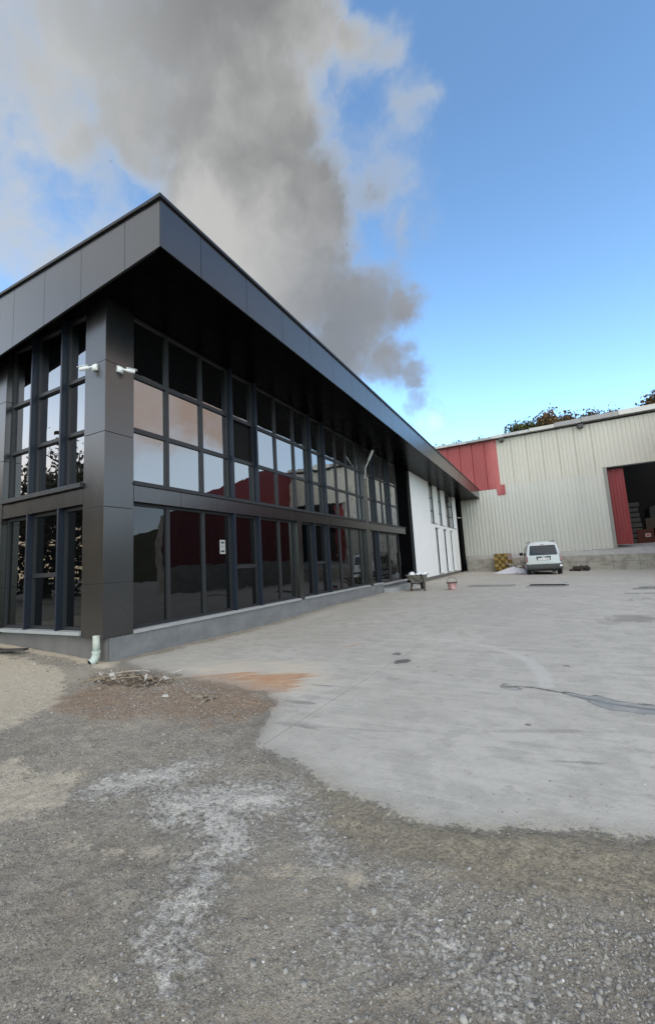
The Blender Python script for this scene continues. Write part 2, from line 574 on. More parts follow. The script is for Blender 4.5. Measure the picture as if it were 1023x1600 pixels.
def axis_pts(lo, hi, fine, far_lo, far_hi, g=1.09):
    a = list(np.arange(lo, hi, fine))
    s, p = fine, hi
    while p < far_hi:
        a.append(p); s *= g; p += s
    a.append(far_hi)
    s, p, b = fine, lo, []
    while p > far_lo:
        s *= g; p -= s; b.append(max(p, far_lo))
    return np.array(b[::-1] + a)


def build_ground():
    gx = axis_pts(1.2, 6.6, .022, -420, 420)
    gy = axis_pts(-3.2, .9, .02, -420, 420, 1.055)
    j = 3.60
    gx = np.array([q for q in gx if abs(q - j) > .014])
    gx = np.sort(np.concatenate([gx, [j - .013, j - .006, j, j + .006, j + .013]]))
    X, Y = np.meshgrid(gx, gy)
    # the grid follows the slightly skewed joint between the two slabs
    XS = X + .042 * np.clip(Y + 1.3, -3, 40) * np.exp(-((X - j) / 1.2) ** 2) * sstep(-Y, -40, -15)
    x, y = XS.ravel(), Y.ravel()
    n = len(x)
    wob = (fbm(x, y, 2.2, 5, 1) - .5)
    wob2 = (fbm(x, y, 9, 4, 2) - .5)
    sc = sdist(x, y, CONC) + wob * .26 + wob2 * .10
    conc = sstep(sc, -.05, .06)
    grad = lambda sd, W: np.clip(.5 + sd / (2 * W), 0, 1)
    concg = grad(sdist(x, y, CONC) + wob * .26, .22 + .20 * sstep(-x, -3.6, -2.4))
    P = lambda poly, soft=.12, amp=.3, s=3: grad(sdist(x, y, poly) + (fbm(x, y, 3., 5, s) - .5) * amp, soft * 1.5)
    Lm = lambda line, wd, soft=.05, amp=.1, s=5: 1 - sstep(ldist(x, y, line) + (fbm(x, y, 4., 5, s) - .5) * amp, wd, wd + soft)
    sand = P([(-8, -.30), (-1.2, -.36), (.2, -.50), (.62, -.84), (1.2, -1.28), (1.45, -1.9), (0, -4), (-8, -5)], .14, .35, 4)
    sand = np.maximum(sand, .75 * P([(2.1, -2.05), (2.75, -1.95), (3.05, -2.25), (2.9, -2.52), (2.3, -2.45)], .12, .35, 5))
    sand = np.maximum(sand, .8 * P([(-8, -.1), (-8, .3), (.2, .2), (.25, -.12), (-1, -.1)], .1, .2, 6))
    sand = np.maximum(sand, .62 * P([(3.2, -2.46), (3.78, -2.27), (4.3, -2.16), (4.64, -2.03), (4.86, -2.06), (4.70, -2.165), (4.31, -2.264), (3.75, -2.407), (3.32, -2.53)], .06, .12, 15))
    brown = P([(.9, -.30), (2.1, -.20), (2.95, -.30), (3.25, -.62), (3.1, -.98), (2.4, -1.25), (1.6, -1.40), (.9, -1.0)], .26, .45, 7)
    brown2 = P([(4.0, -1.38), (4.4, -1.50), (4.9, -1.54), (5.7, -1.32), (9, -.85), (9, -1.6), (5.7, -1.80), (5.2, -1.95), (4.75, -1.98), (4.4, -1.85)], .10, .22, 8)
    dust = np.zeros(n)
    for ln, wd in [([(3.08, -2.05), (3.25, -1.85), (3.4, -1.82)], .09), ([(3.30, -1.72), (3.45, -1.62)], .07), ([(3.65, -1.98), (3.85, -1.85), (4.05, -1.80)], .15), ([(3.8, -2.0), (4.0, -2.05), (4.12, -2.15)], .12),
                   ([(4.08, -2.15), (4.10, -2.3), (4.17, -2.5), (4.28, -2.68)], .055), ([(4.1, -2.12), (4.05, -2.3)], .06), ([(4.25, -1.85), (4.33, -1.95)], .05), ([(4.4, -2.0), (4.52, -2.1)], .03),
                   ([(4.72, -2.27), (4.70, -2.42)], .03), ([(4.80, -2.10), (4.92, -2.23)], .02), ([(5.02, -2.26), (5.12, -2.32), (5.25, -2.38)], .028), ([(4.16, -1.75), (4.3, -1.80)], .05)]:
        dust = np.maximum(dust, grad(wd - ldist(x, y, ln) + (fbm(x, y, 5., 5, 9) - .5) * .26, .20))
    # streaks of rusty run-off drag along one direction on the slab
    th = math.atan2(.42, .55)
    uu = x * math.cos(th) + y * math.sin(th); vv = -x * math.sin(th) + y * math.cos(th)
    st = fbm(uu * .35, vv * 4.2, 4., 5, 12)
    rust = sstep(sdist(x, y, [(1.2, -.20), (1.9, .02), (2.75, .42), (3.1, .34), (3.1, -.20), (2.7, -.50), (1.6, -.40)]) + (st - .5) * .55, -.16, .24)
    rust2 = sstep(sdist(x, y, [(2.6, 1.7), (3.0, 2.5), (3.15, 2.4), (2.75, 1.7)]) + (st - .5) * .4, -.02, .2) * .45
    rust2 = np.maximum(rust2, sstep(sdist(x, y, [(1.5, 1.9), (1.9, 3.0), (2.1, 2.9), (1.7, 1.9)]) + (st - .5) * .4, -.02, .2) * .35)
    cream = sstep(sdist(x, y, [(.6, .1), (1.8, .9), (2.9, 1.0), (3.5, .3), (3.3, -.5), (2.2, -.5)]) + (st - .5) * .6, -.1, .35)
    dark = np.zeros(n)
    for (cx, cy, rx, ry, s_) in [(3.83, 1.2, .10, .16, .9), (3.62, 1.55, .07, .10, .8), (3.93, .46, .10, .08, .45), (4.27, .85, .05, .05, .5), (5.2, -.35, .03, .02, .9), (4.05, 1.0, .04, .03, .6), (4.45, .75, .05, .03, .6), (3.3, .05, .18, .04, .6), (2.95, -.02, .05, .03, .5),
                                 (3.42, -.45, .20, .05, .6), (6.6, 4.9, .5, .6, .55), (6.2, 4.6, .22, .5, .45), (5.5, 1.4, .05, .03, .7), (4.5, .2, .3, .2, .12), (5.4, -.1, .5, .2, .12), (4.2, -.6, .5, .15, .14), (2.2, 2.0, .5, .8, .12), (7.5, 8., .9, .3, .6), (7.9, 9.5, .9, .25, .7), (5.6, 3.0, .5, .8, .12)]:
        dd = np.hypot((x - cx) / rx, (y - cy) / ry)
        dark = np.maximum(dark, s_ * sstep(-(dd + (fbm(x, y, 8, 4, 14) - .5) * 1.2), -1.15, -.6))
    for ln_, wd_, k_ in [([(3.3, -.95), (4.35, -.78), (5.5, -.36), (7.5, .15)], .012, .30), ([(3.2, -.62), (4.3, -.35), (5.3, .05), (6.5, .35)], .02, .16), ([(2.0, 3.4), (3.2, 3.1), (4.6, 3.9), (6.5, 4.2)], .05, .16), ([(1.2, 5.5), (3.0, 6.2), (5.5, 6.0), (9, 7.2)], .08, .18),
                         ([(.8, 8.5), (3.5, 9.2), (6.8, 9.0), (11, 10.5)], .10, .2), ([(3.9, 1.9), (4.6, 1.0), (4.75, .3)], .03, .12), ([(2.4, .9), (3.2, 1.3), (3.7, 2.3)], .04, .14), ([(3.7, -.9), (4.6, -1.05), (5.6, -.8)], .008, .35), ([(1.0, 14.5), (4, 16), (9, 15.2)], .15, .2), ([(2, 19), (6, 18.6), (11, 19.5)], .2, .22)]:
        dark = np.maximum(dark, 1.6 * k_ * Lm(ln_, wd_, wd_ * 2.5, wd_ * 3 + .04, 17) * sstep(fbm(x, y, 1.6, 4, 18), .34, .56))
    dark = np.maximum(dark, .85 * Lm([(4.95, .52), (5.2, .55), (5.45, .45), (5.75, .28), (6.1, .22), (7.5, .12)], .012, .02, .06))
    dark = np.maximum(dark, .5 * Lm([(6.05, 4.0), (6.2, 3.5), (6.7, 3.3), (8, 3.0)], .015, .03, .08))
    dark = np.maximum(dark, .6 * Lm([(6.0, 4.9), (6.8, 5.0), (8, 4.7)], .03, .05, .1))
    wet = sstep(sdist(x, y, [(4.98, .57), (5.12, .54), (5.33, .49), (5.50, .36), (5.75, .13), (6.0, .10), (7.5, .0), (7.5, .26), (6.05, .29), (5.72, .39), (5.42, .555), (5.30, .58)]) + wob2 * .16 + wob * .22, -.035, .035)
    wet = np.maximum(wet, .9 * sstep(sdist(x, y, [(4.95, .48), (5.05, .43), (5.15, .47), (5.05, .53)]) + wob2 * .08, -.02, .02))
    wet = np.maximum(wet, sstep(sdist(x, y, [(2.4, 13.2), (3.3, 13.2), (4.2, 13.3), (4.3, 13.9), (3.4, 14.4), (2.9, 14.0)]) + wob * .5, -.1, .1))
    wet = np.maximum(wet, sstep(sdist(x, y, [(4.7, 12.7), (5.5, 12.75), (6.0, 12.95), (5.4, 13.4), (4.7, 13.5)]) + wob * .6, -.1, .1))
    wet = np.maximum(wet, .6 * sstep(sdist(x, y, [(7.6, 11.2), (9.5, 11.1), (9.6, 12.2), (7.9, 12.)]) + wob * .8, -.1, .1))
    tyre = .9 * (1 - sstep(np.abs(ldist(x, y, [(3.7, 2.70), (4.0, 2.58), (4.35, 2.43), (4.62, 2.25), (4.88, 1.98), (5.1, 1.64), (5.22, 1.3), (5.29, .95), (5.32, .62)]) - .01), .035, .075))
    tyre = np.maximum(tyre, .30 * (1 - sstep(ldist(x, y, [(4.1, .58), (4.7, .45), (5.1, .40)]), .05, .12)))
    # height
    z = gz(x, y)
    g = 1 - conc
    near = np.exp(-np.clip(np.hypot(x - 4.2, y + 1.6) - 2.5, 0, 99) / 2.)
    z += g * near * ((fbm(x, y, 1.3, 3, 21) - .5) * .05 + (fbm(x, y, 12, 4, 22) - .5) * .026 + np.clip(fbm(x, y, 26, 2, 23) - .62, 0, 1) * .045)
    z += g * near * dust * .010 * (fbm(x, y, 30, 3, 25))
    z += conc * (.007 + (fbm(x, y, 1.1, 3, 24) - .5) * .006 * near)
    jw = np.abs(X.ravel() - j)
    groove = (jw < .004) & (y > -1.25) & (y < 13)
    z -= np.where(groove & (conc > .6), .014, 0)
    z -= .004 * wet
    V = np.column_stack([x, y, z])
    nx, ny = len(gx), len(gy)
    I = (np.arange(ny - 1)[:, None] * nx + np.arange(nx - 1)[None, :]).ravel()
    F = np.column_stack([I, I + 1, I + nx + 1, I + nx])
    cm = conc[F].mean(1) > .5
    leftslab = X.ravel()[F].mean(1) < j
    A = np.column_stack([sand, np.maximum(brown, 0), dust, concg])
    B = np.column_stack([np.maximum(rust, rust2), cream, dark, wet])
    D = np.column_stack([tyre, brown2, np.where(groove, 1., 0.), np.zeros(n)])
    for nm, sel in (('ground', ~cm), ('concrete_slab', cm & leftslab), ('concrete_slab', cm & ~leftslab)):
        f = F[sel]
        used, invi = np.unique(f, return_inverse=True)
        f2 = invi.reshape(f.shape)
        me = bpy.data.meshes.new(nm)
        me.vertices.add(len(used)); me.vertices.foreach_set('co', V[used].ravel())
        me.loops.add(f2.size); me.loops.foreach_set('vertex_index', f2.ravel().astype(np.int32))
        me.polygons.add(len(f2))
        me.polygons.foreach_set('loop_start', (np.arange(len(f2)) * 4).astype(np.int32))
        me.update(calc_edges=True)
        for an, arr in (('ma', A), ('mb', B), ('mc', D)):
            at = me.attributes.new(an, 'FLOAT_COLOR', 'POINT')
            at.data.foreach_set('color', arr[used].astype(np.float32).ravel())
        me.shade_smooth()
        me.materials.append(MT['ground'])
        tag(link(nm, me), kind='structure')
    return


def ground_mat():
    m, w, b = new_mat('yard_surface')
    tc = w.new('ShaderNodeTexCoord')
    P = tc.outputs['Object']
    def attr(nm):
        a = w.new('ShaderNodeAttribute', attribute_name=nm)
        s = w.new('ShaderNodeSeparateColor')
        w.l.new(a.outputs['Color'], s.inputs[0])
        return s.outputs[0], s.outputs[1], s.outputs[2], a.outputs['Alpha']
    sand, brown, dust, conc = attr('ma')
    rust, cream, dark, wet = attr('mb')
    tyre, brown2, groove, _ = attr('mc')
    n_big = w.noise(P, .55, 5, .6)
    n_mid = w.noise(P, 3.1, 6, .62)
    n_sm = w.noise(P, 17, 6, .65)
    n_fine = w.noise(P, 75, 5, .65)
    n_vf = w.noise(P, 260, 3, .6)
    sv = w.mapping(P, (.6, 5.5, 1), (0, 0, R(-14)))
    n_st = w.noise(sv, 2.2, 6, .6)
    n_edge = w.noise(P, 6.5, 8, .68)
    n_grain = w.noise(P, 48, 5, .7)
    n_pit = w.noise(P, 120, 3, .6)
    mixn = w.math('ADD', w.math('MULTIPLY', n_edge, .55), w.math('MULTIPLY', n_grain, .45))
    def soft(mk, k=.7, a=.3, c=.75):
        return w.ss(w.math('ADD', mk, w.math('MULTIPLY', w.math('SUBTRACT', mixn, .5), k)), a, c)
    # concrete
    c1 = w.mix(w.ss(n_big, .35, .65), (.42, .405, .372), (.50, .485, .448))
    c1 = w.mix(w.ss(n_mid, .42, .60, 0, .85), c1, (.365, .355, .328))
    c1 = w.mix(w.ss(n_edge, .52, .72, 0, .45), c1, (.56, .545, .505))
    c1 = w.mix(w.ss(n_edge, .46, .32, 0, .62), c1, (.30, .29, .268))
    c1 = w.mix(w.ss(n_st, .50, .70, 0, .42), c1, (.55, .54, .50))
    c1 = w.mix(w.ss(n_st, .47, .30, 0, .38), c1, (.285, .277, .258))
    c1 = w.mix(w.ss(n_sm, .52, .75, 0, .30), c1, (.29, .285, .275))
    c1 = w.mix(w.ss(n_grain, .55, .75, 0, .35), c1, (.26, .255, .245))
    c1 = w.mix(w.ss(n_grain, .45, .28, 0, .30), c1, (.54, .53, .51))
    c1 = w.mix(w.ss(n_pit, .66, .72, 0, .45), c1, (.15, .148, .142))
    c1 = w.mix(w.math('MULTIPLY', cream, w.ss(n_mid, .2, .7, .25, .75)), c1, (.56, .50, .41))
    sr = w.mapping(w.mapping(P, (1, 1, 1), (0, 0, -math.atan2(.42, .55))), (1.2, 16, 1))
    n_rs = w.noise(sr, 2.4, 6, .65)
    rcol = w.mix(w.ss(n_rs, .36, .64), (.34, .15, .058), (.52, .33, .19))
    c1 = w.mix(w.math('MULTIPLY', w.math('MULTIPLY', soft(rust, 1.0, .08, .62), w.ss(n_rs, .80, .35, .55, 1.)), .95), c1, rcol)
    c1 = w.mix(w.math('MULTIPLY', tyre, w.ss(n_sm, .3, .6, .3, .65)), c1, (.56, .55, .53))
    c1 = w.mix(w.math('MULTIPLY', soft(dark, .5, .25, .8), w.lin(dark, 0, 1, .35, .95)), c1, (.075, .073, .07))
    c1 = w.mix(1.0, c1, (1.02, .995, .935), 'MULTIPLY')
    # dirt and gravel bed
    d1 = w.mix(w.ss(n_edge, .35, .65), (.255, .242, .214), (.335, .320, .286))
    d1 = w.mix(w.ss(n_grain, .52, .68, 0, .75), d1, (.46, .445, .405))
    d1 = w.mix(w.ss(n_grain, .47, .33, 0, .85), d1, (.125, .119, .106))
    d1 = w.mix(w.ss(n_pit, .56, .68, 0, .65), d1, (.52, .50, .46))
    d1 = w.mix(w.ss(n_pit, .44, .32, 0, .75), d1, (.085, .082, .077))
    d1 = w.mix(w.ss(n_mid, .45, .7, 0, .40), d1, (.225, .205, .168))
    d1 = w.mix(w.ss(n_big, .50, .34, 0, .5), d1, (.155, .150, .138))
    d1 = w.mix(w.ss(n_big, .52, .66, 0, .4), d1, (.40, .375, .32))
    sandc = w.mix(w.ss(n_sm, .3, .7), (.44, .41, .345), (.55, .52, .445))
    d1 = w.mix(w.math('MULTIPLY', soft(sand, 1.6, .38, .62), w.ss(n_grain, .25, .6, .55, .95)), d1, sandc)
    brc = w.mix(w.ss(n_grain, .35, .65), (.165, .118, .085), (.345, .27, .205))
    d1 = w.mix(w.math('MULTIPLY', soft(brown, 1.8, .35, .65), w.ss(n_pit, .3, .6, .65, .95)), d1, brc)
    br2 = w.mix(w.ss(n_grain, .35, .65), (.19, .176, .138), (.36, .335, .27))
    d1 = w.mix(w.math('MULTIPLY', soft(brown2, 1.4, .35, .65), w.ss(n_pit, .3, .6, .6, .9)), d1, br2)
    d1 = w.mix(1.0, d1, (1.16, 1.08, .96), 'MULTIPLY')
    nd = w.math('ADD', w.math('MULTIPLY', n_grain, .6), w.math('MULTIPLY', w.noise(P, 19, 6, .7), .4))
    dm = w.ss(w.math('ADD', dust, w.math('MULTIPLY', w.math('SUBTRACT', nd, .5), 3.4)), .18, .76)
    dm = w.math('MULTIPLY', dm, w.ss(dust, .05, .35))
    d1 = w.mix(w.math("MULTIPLY", dm, .92), d1, w.mix(w.ss(n_pit, .35, .65), (.55, .52, .455), (.75, .715, .635)))
    # thin veil of grit over the slab edge
    cb = soft(conc, 1.0, .34, .66)
    film = w.math('MULTIPLY', w.ss(w.math('ADD', conc, w.math('MULTIPLY', w.math('SUBTRACT', n_mid, .5), 1.1)), 1.15, .5), .55)
    c1 = w.mix(film, c1, (.30, .288, .255))
    col = w.mix(cb, d1, c1)
    spill = w.math('MULTIPLY', w.ss(w.math('ADD', n_pit, w.math('MULTIPLY', w.math('SUBTRACT', 1.0, conc), .55)), .64, .74), w.ss(conc, 1.0, .9))
    col = w.mix(w.math('MULTIPLY', spill, .8), col, d1)
    grit = w.math('MULTIPLY', w.ss(n_vf, .60, .72), w.lin(cb, 0, 1, .5, .35))
    col = w.mix(w.math('MULTIPLY', grit, .6), col, (.09, .088, .085))
    col = w.mix(w.math('MULTIPLY', soft(wet, .25, .35, .65), w.ss(n_mid, .3, .7, .35, .8)), col, (.21, .218, .205))
    rimw = w.math('MULTIPLY', w.ss(wet, .12, .42), w.ss(wet, .92, .62))
    col = w.mix(w.math('MULTIPLY', rimw, w.ss(n_edge, .35, .65, .15, .75)), col, (.045, .046, .045))
    col = w.mix(groove, col, (.05, .05, .048))
    w.put(b.inputs['Base Color'], col)
    ro = w.mix(w.ss(wet, .55, .95), (.82, .82, .82), (.58, .58, .58))
    w.put(b.inputs['Roughness'], ro)
    b.inputs['Specular IOR Level'].default_value = .35
    h = w.math('ADD', w.math('MULTIPLY', n_grain, w.lin(cb, 0, 1, 1.1, .12)), w.math('MULTIPLY', n_sm, w.lin(cb, 0, 1, 1.2, .25)))
    h = w.math('ADD', h, w.math('MULTIPLY', n_pit, w.lin(cb, 0, 1, .6, .05)))
    h = w.math('ADD', h, w.math('MULTIPLY', n_vf, w.lin(cb, 0, 1, .35, .05)))
    h = w.math('ADD', h, w.math('MULTIPLY', dm, .35))
    bp = w.new('ShaderNodeBump')
    bp.inputs['Distance'].default_value = .018
    w.put(bp.inputs['Strength'], w.ss(wet, .9, .5))
    w.put(bp.inputs['Height'], h)
    w.l.new(bp.outputs[0], b.inputs['Normal'])
    return m


MT['ground'] = ground_mat()
build_ground()


def stone_mat():
    m, w, b = new_mat('gravel_stone')
    geo = w.new('ShaderNodeNewGeometry')
    r = geo.outputs['Random Per Island']
    col = w.mix(w.ss(r, 0, .75), (.19, .180, .160), (.30, .287, .258))
    col = w.mix(w.ss(r, .8, .93), col, (.36, .345, .312))
    col = w.mix(w.ss(r, .993, .997), col, (.58, .57, .54))
    w.put(b.inputs['Base Color'], col)
    b.inputs['Roughness'].default_value = .85
    b.inputs['Specular IOR Level'].default_value = .25
    return m


MT['stone'] = stone_mat()


def scatter_mesh(name, px, py, pz, size, mat, seed=3, flat=.62):
    """many little irregular stones joined into one mesh (from numpy arrays)"""
    rg = np.random.default_rng(seed)
    bm = bmesh.new()
    bmesh.ops.create_icosphere(bm, subdivisions=1, radius=1.)
    bv = np.array([v.co[:] for v in bm.verts]); bf = np.array([[v.index for v in f.verts] for f in bm.faces])
    bm.free()
    n, k = len(px), len(bv)
    # chip the balls with random planes so that the stones come out angular
    V = np.repeat(bv[None], n, 0)
    for q in range(9):
        nr = rg.normal(size=(n, 1, 3)); nr /= np.linalg.norm(nr, axis=2, keepdims=True)
        dd = (V * nr).sum(2, keepdims=True); lim = rg.uniform(.38, .80, (n, 1, 1))
        V = V - nr * np.maximum(dd - lim, 0)
    V = V * 1.3 * np.stack([rg.uniform(.7, 1.5, n), rg.uniform(.6, 1.1, n), rg.uniform(.45, .95, n) * flat / .62], 1)[:, None, :]
    a = rg.uniform(0, 2 * np.pi, n); t = rg.normal(0, .25, n)
    c, s = np.cos(a)[:, None], np.sin(a)[:, None]
    ct, st = np.cos(t)[:, None], np.sin(t)[:, None]
    x0, y0, z0 = V[..., 0], V[..., 1], V[..., 2]
    y1, z1 = y0 * ct - z0 * st, y0 * st + z0 * ct
    x2, y2 = x0 * c - y1 * s, x0 * s + y1 * c
    sz = size[:, None]
    W = np.stack([x2 * sz + px[:, None], y2 * sz + py[:, None], z1 * sz + pz[:, None]], -1).reshape(-1, 3)
    F = (bf[None] + (np.arange(n) * k)[:, None, None]).reshape(-1, 3)
    me = bpy.data.meshes.new(name)
    me.vertices.add(len(W)); me.vertices.foreach_set('co', W.ravel())
    me.loops.add(F.size); me.loops.foreach_set('vertex_index', F.ravel().astype(np.int32))
    me.polygons.add(len(F)); me.polygons.foreach_set('loop_start', (np.arange(len(F)) * 3).astype(np.int32))
    me.update(calc_edges=True)
    me.materials.append(MT[mat])
    return link(name, me)


def ground_height_lookup(px, py):
    """height of the built ground under given points (nearest vertex)"""
    from mathutils.kdtree import KDTree
    dg = []
    for o in C.objects:
        if o.name.startswith('ground') or o.name.startswith('concrete_slab'):
            co = np.empty(len(o.data.vertices) * 3, np.float32)
            o.data.vertices.foreach_get('co', co)
            co = co.reshape(-1, 3)
            co = co[(co[:, 0] > -8) & (co[:, 0] < 14) & (co[:, 1] > -6) & (co[:, 1] < 30)]
            dg.append(co)
    dg = np.concatenate(dg)
    # bin to a 2 cm grid and look up
    key = {}
    kd = KDTree(len(dg))
    for i, p in enumerate(dg):
        kd.insert((p[0], p[1], 0), i)
    kd.balance()
    return np.array([dg[kd.find((a, b_, 0))[1]][2] for a, b_ in zip(px, py)])


def build_gravel():
    N = 150000
    x = rng.uniform(1.2, 8.0, N); y = rng.uniform(-3.1, .2, N)
    sc = sdist(x, y, CONC) + (fbm(x, y, 2.2, 5, 1) - .5) * .26 + (fbm(x, y, 9, 4, 2) - .5) * .10
    sand = sdist(x, y, [(-8, -.30), (-1.2, -.36), (.2, -.50), (.62, -.84), (1.2, -1.28), (1.45, -1.9), (0, -4), (-8, -5)])
    patch = sstep(fbm(x, y, 2.0, 4, 31), .40, .60)
    band = sstep(sdist(x, y, [(4.35, -1.60), (4.9, -1.66), (5.7, -1.45), (9, -1.0), (9, -1.6), (5.7, -1.80), (5.2, -1.95), (4.75, -1.98), (4.4, -1.85)]), -.03, .05)
    heavy = sstep(-(np.abs((y + 2.25) - .22 * (x - 5.3))), -.45, -.1) * sstep(x, 4.6, 5.2)
    pr = np.where(sc < 0, .16 + .55 * patch + .5 * heavy, np.where(sc < .35, .05, .012))
    pr = pr * (1 - .65 * band) * np.where(sand > 0, .25, 1.)
    keep = rng.random(N) < pr
    x, y, sc, heavy = x[keep], y[keep], sc[keep], heavy[keep]
    size = np.exp(rng.normal(math.log(.0029), .46, len(x))) * (1 + .5 * heavy)
    size = np.clip(size, .0013, .0115)
    size = np.where(sc > 0, np.minimum(size, .006), size)
    # loose chips along the foot of the short side and round the debris
    n2 = 1500
    x2 = rng.uniform(-2.8, 2.6, n2); y2 = -.12 - np.abs(rng.normal(0, .22, n2)) - .10 * np.clip(x2, 0, 3)
    x = np.concatenate([x, x2]); y = np.concatenate([y, y2])
    size = np.concatenate([size, np.clip(np.exp(rng.normal(math.log(.006), .5, n2)), .002, .022)])
    z = ground_height_lookup(x, y)
    tag(scatter_mesh('gravel', x, y, z - size * .05, size, 'stone'), 'loose grey gravel scattered over the dirt in the foreground', None, None, 'stuff')


build_gravel()

# hill behind the warehouse
def build_hill():
    gx = np.linspace(-160, 220, 60); gy = np.linspace(46, 260, 40)
    X, Y = np.meshgrid(gx, gy)
    Z = hill_z(X, Y)
    V = np.column_stack([X.ravel(), Y.ravel(), Z.ravel()])
    nx = len(gx)
    F = [(j * nx + i, j * nx + i + 1, (j + 1) * nx + i + 1, (j + 1) * nx + i) for j in range(len(gy) - 1) for i in range(nx - 1)]
    me = bpy.data.meshes.new('hill')
    me.from_pydata(V.tolist(), [], F)
    me.materials.append(MT['hill'])
    me.shade_smooth()
    tag(link('hill', me), kind='structure')


def hill_z(X, Y):
    X = np.asarray(X, float); Y = np.asarray(Y, float)
    return -.6 + sstep(Y, 44, 72) * (10.9 + .022 * np.clip(X, -40, 90)) + (fbm(X, Y, .03, 3, 41) - .5) * 3 * sstep(Y, 50, 70)


build_hill()


# ------------------------------------------------------------------ showroom building
SOF, TOP = 5.38, 6.06
show = thing('showroom_building', 'long dark glazed showroom with overhanging canopy roof and white end wall', 'building', (-4, 14, 0))
show.matrix_world = Matrix.Translation((0, 0, 0))
show.location = (0, 0, 0)


def part(name, mat, mb, **k):
    return mb.build(name, mat, show, **k)


# core that closes the building
part('core_wall', 'black', MB().box(-8.9, -.22, .22, 28.8, -.2, 5.36))
part('roof', 'panel_core', MB().box(-9.4, 1.40, -.19, 28.85, SOF + .03, TOP - .08))


def clad(parent, name, mat, boxes):
    for b in boxes:
        bx(name, mat, parent, *b)


# corner column, clad in stacked panels
def column(x0, x1, y0, y1, zs, name='column'):
    core = part(name, 'panel_core', MB().box(x0 + .012, x1 - .012, y0 + .012, y1 - .012, zs[0] + .01, zs[-1]))
    for a, b in zip(zs[:-1], zs[1:]):
        bx('cladding_panel', 'panel', core, x0, x1, y0, y1, a + (.0035 if a > zs[0] else 0), b - .0035, bevel=.003)
    return core


column(-.484, 0, 0, .476, [.35, 1.095, 2.181, 3.288, 4.376, SOF])
column(-.34, 0, 9.70, 10.05, [.34, 1.095, 2.300, 3.288, 4.376, SOF])
column(-.30, 0.002, 5.16, 5.36, [.352, 1.2, 2.300])
column(-3.30, -2.755, -.01, .40, [.35, 1.095, 2.181, 3.288, 4.376, SOF])

# plinth, sills
pl = part('plinth', 'panel_core', MB().box(-.22, -.014, .12, 10.93, -.3, .343))
y = .102
while y < 10.9:
    y1 = min(y + .60, 10.94)
    bx('plinth_tile', 'tile', pl, -.014, random.uniform(-.001, .0015), y + .0015, y1 - .0015, -.3, .342)
    y = y1
pl2 = part('plinth', 'panel_core', MB().box(-9, -.02, .10, .22, -.3, .38))
x = -.016
while x > -5:
    bx('plinth_tile', 'tile_left', pl2, x - .898, x - .002, .085, .10, -.3, .382)
    x -= .9
sill = part('sill', 'sill', MB().box(-.2, .03, .478, 5.158, .345, .393), bevel=.004)
part('sill', 'sill', MB().box(-.2, .03, 5.364, 9.698, .345, .393), bevel=.004)
part('sill', 'sill', MB().box(-.2, .03, 10.054, 10.94, .345, .393), bevel=.004)
part('sill', 'sill', MB().box(-2.752, -.488, -.03, .2, .385, .432), bevel=.004)

# mid band between the storeys, and the ledge on it
band = part('spandrel_band', 'panel_core', MB().box(-.2, -.01, .48, 9.69, 2.31, 2.55))
ys = [.48, 1.40, 2.30, 3.22, 4.14, 5.06, 5.98, 6.9, 7.82, 8.74, 9.697]
for a, b in zip(ys[:-1], ys[1:]):
    bx('cladding_panel', 'panel', band, -.01, 0, a + .003, b - .003, 2.304, 2.553)
band2 = part('spandrel_band', 'panel_core', MB().box(-.2, -.01, 10.06, 14.28, 2.31, 2.55))
ys = [10.054, 10.98, 11.9, 12.82, 13.74, 14.30]
for a, b in zip(ys[:-1], ys[1:]):
    bx('cladding_panel', 'panel', band2, -.01, 0, a + .003, b - .003, 2.304, 2.553)
part('ledge', 'frame', MB().box(-.18, .035, .479, 9.698, 2.555, 2.602), bevel=.004)
part('ledge', 'frame', MB().box(-.18, .035, 10.053, 14.3, 2.555, 2.602), bevel=.004)
band3 = part('spandrel_band', 'panel_core', MB().box(-2.752, -.49, .01, .2, 2.28, 2.50))
xs = [-.487, -.98, -1.87, -2.752]
for a, b in zip(xs[:-1], xs[1:]):
    bx('cladding_panel', 'panel', band3, b + .003, a - .003, 0, .01, 2.268, 2.50)
part('ledge', 'frame', MB().box(-2.752, -.487, -.05, .18, 2.515, 2.585), bevel=.005)

GX = -.13       # plane of the glass on the long side
GY = .13        # plane of the glass on the short side


def pane(parent, axis, a, b, z0, z1, off=0.):
    """a pane of dark mirror glass, each set a hair out of true"""
    j = [random.uniform(-.0022, .0022) for _ in range(4)]
    if axis == 'X':
        f = [(GX + off + j[0], a, z0), (GX + off + j[1], b, z0), (GX + off + j[2], b, z1), (GX + off + j[3], a, z1)]
        bk = [(p[0] - .02, p[1], p[2]) for p in f]
    else:
        f = [(a, GY + off + j[0], z0), (b, GY + off + j[1], z0), (b, GY + off + j[2], z1), (a, GY + off + j[3], z1)]
        bk = [(p[0], p[1] + .02, p[2]) for p in f]
    m = MB().add(f + bk, [(0, 1, 2, 3), (7, 6, 5, 4), (0, 4, 5, 1), (1, 5, 6, 2), (2, 6, 7, 3), (3, 7, 4, 0)])
    m.build('glass_pane', 'glass' if z0 > 2.4 else 'glass_low', parent)


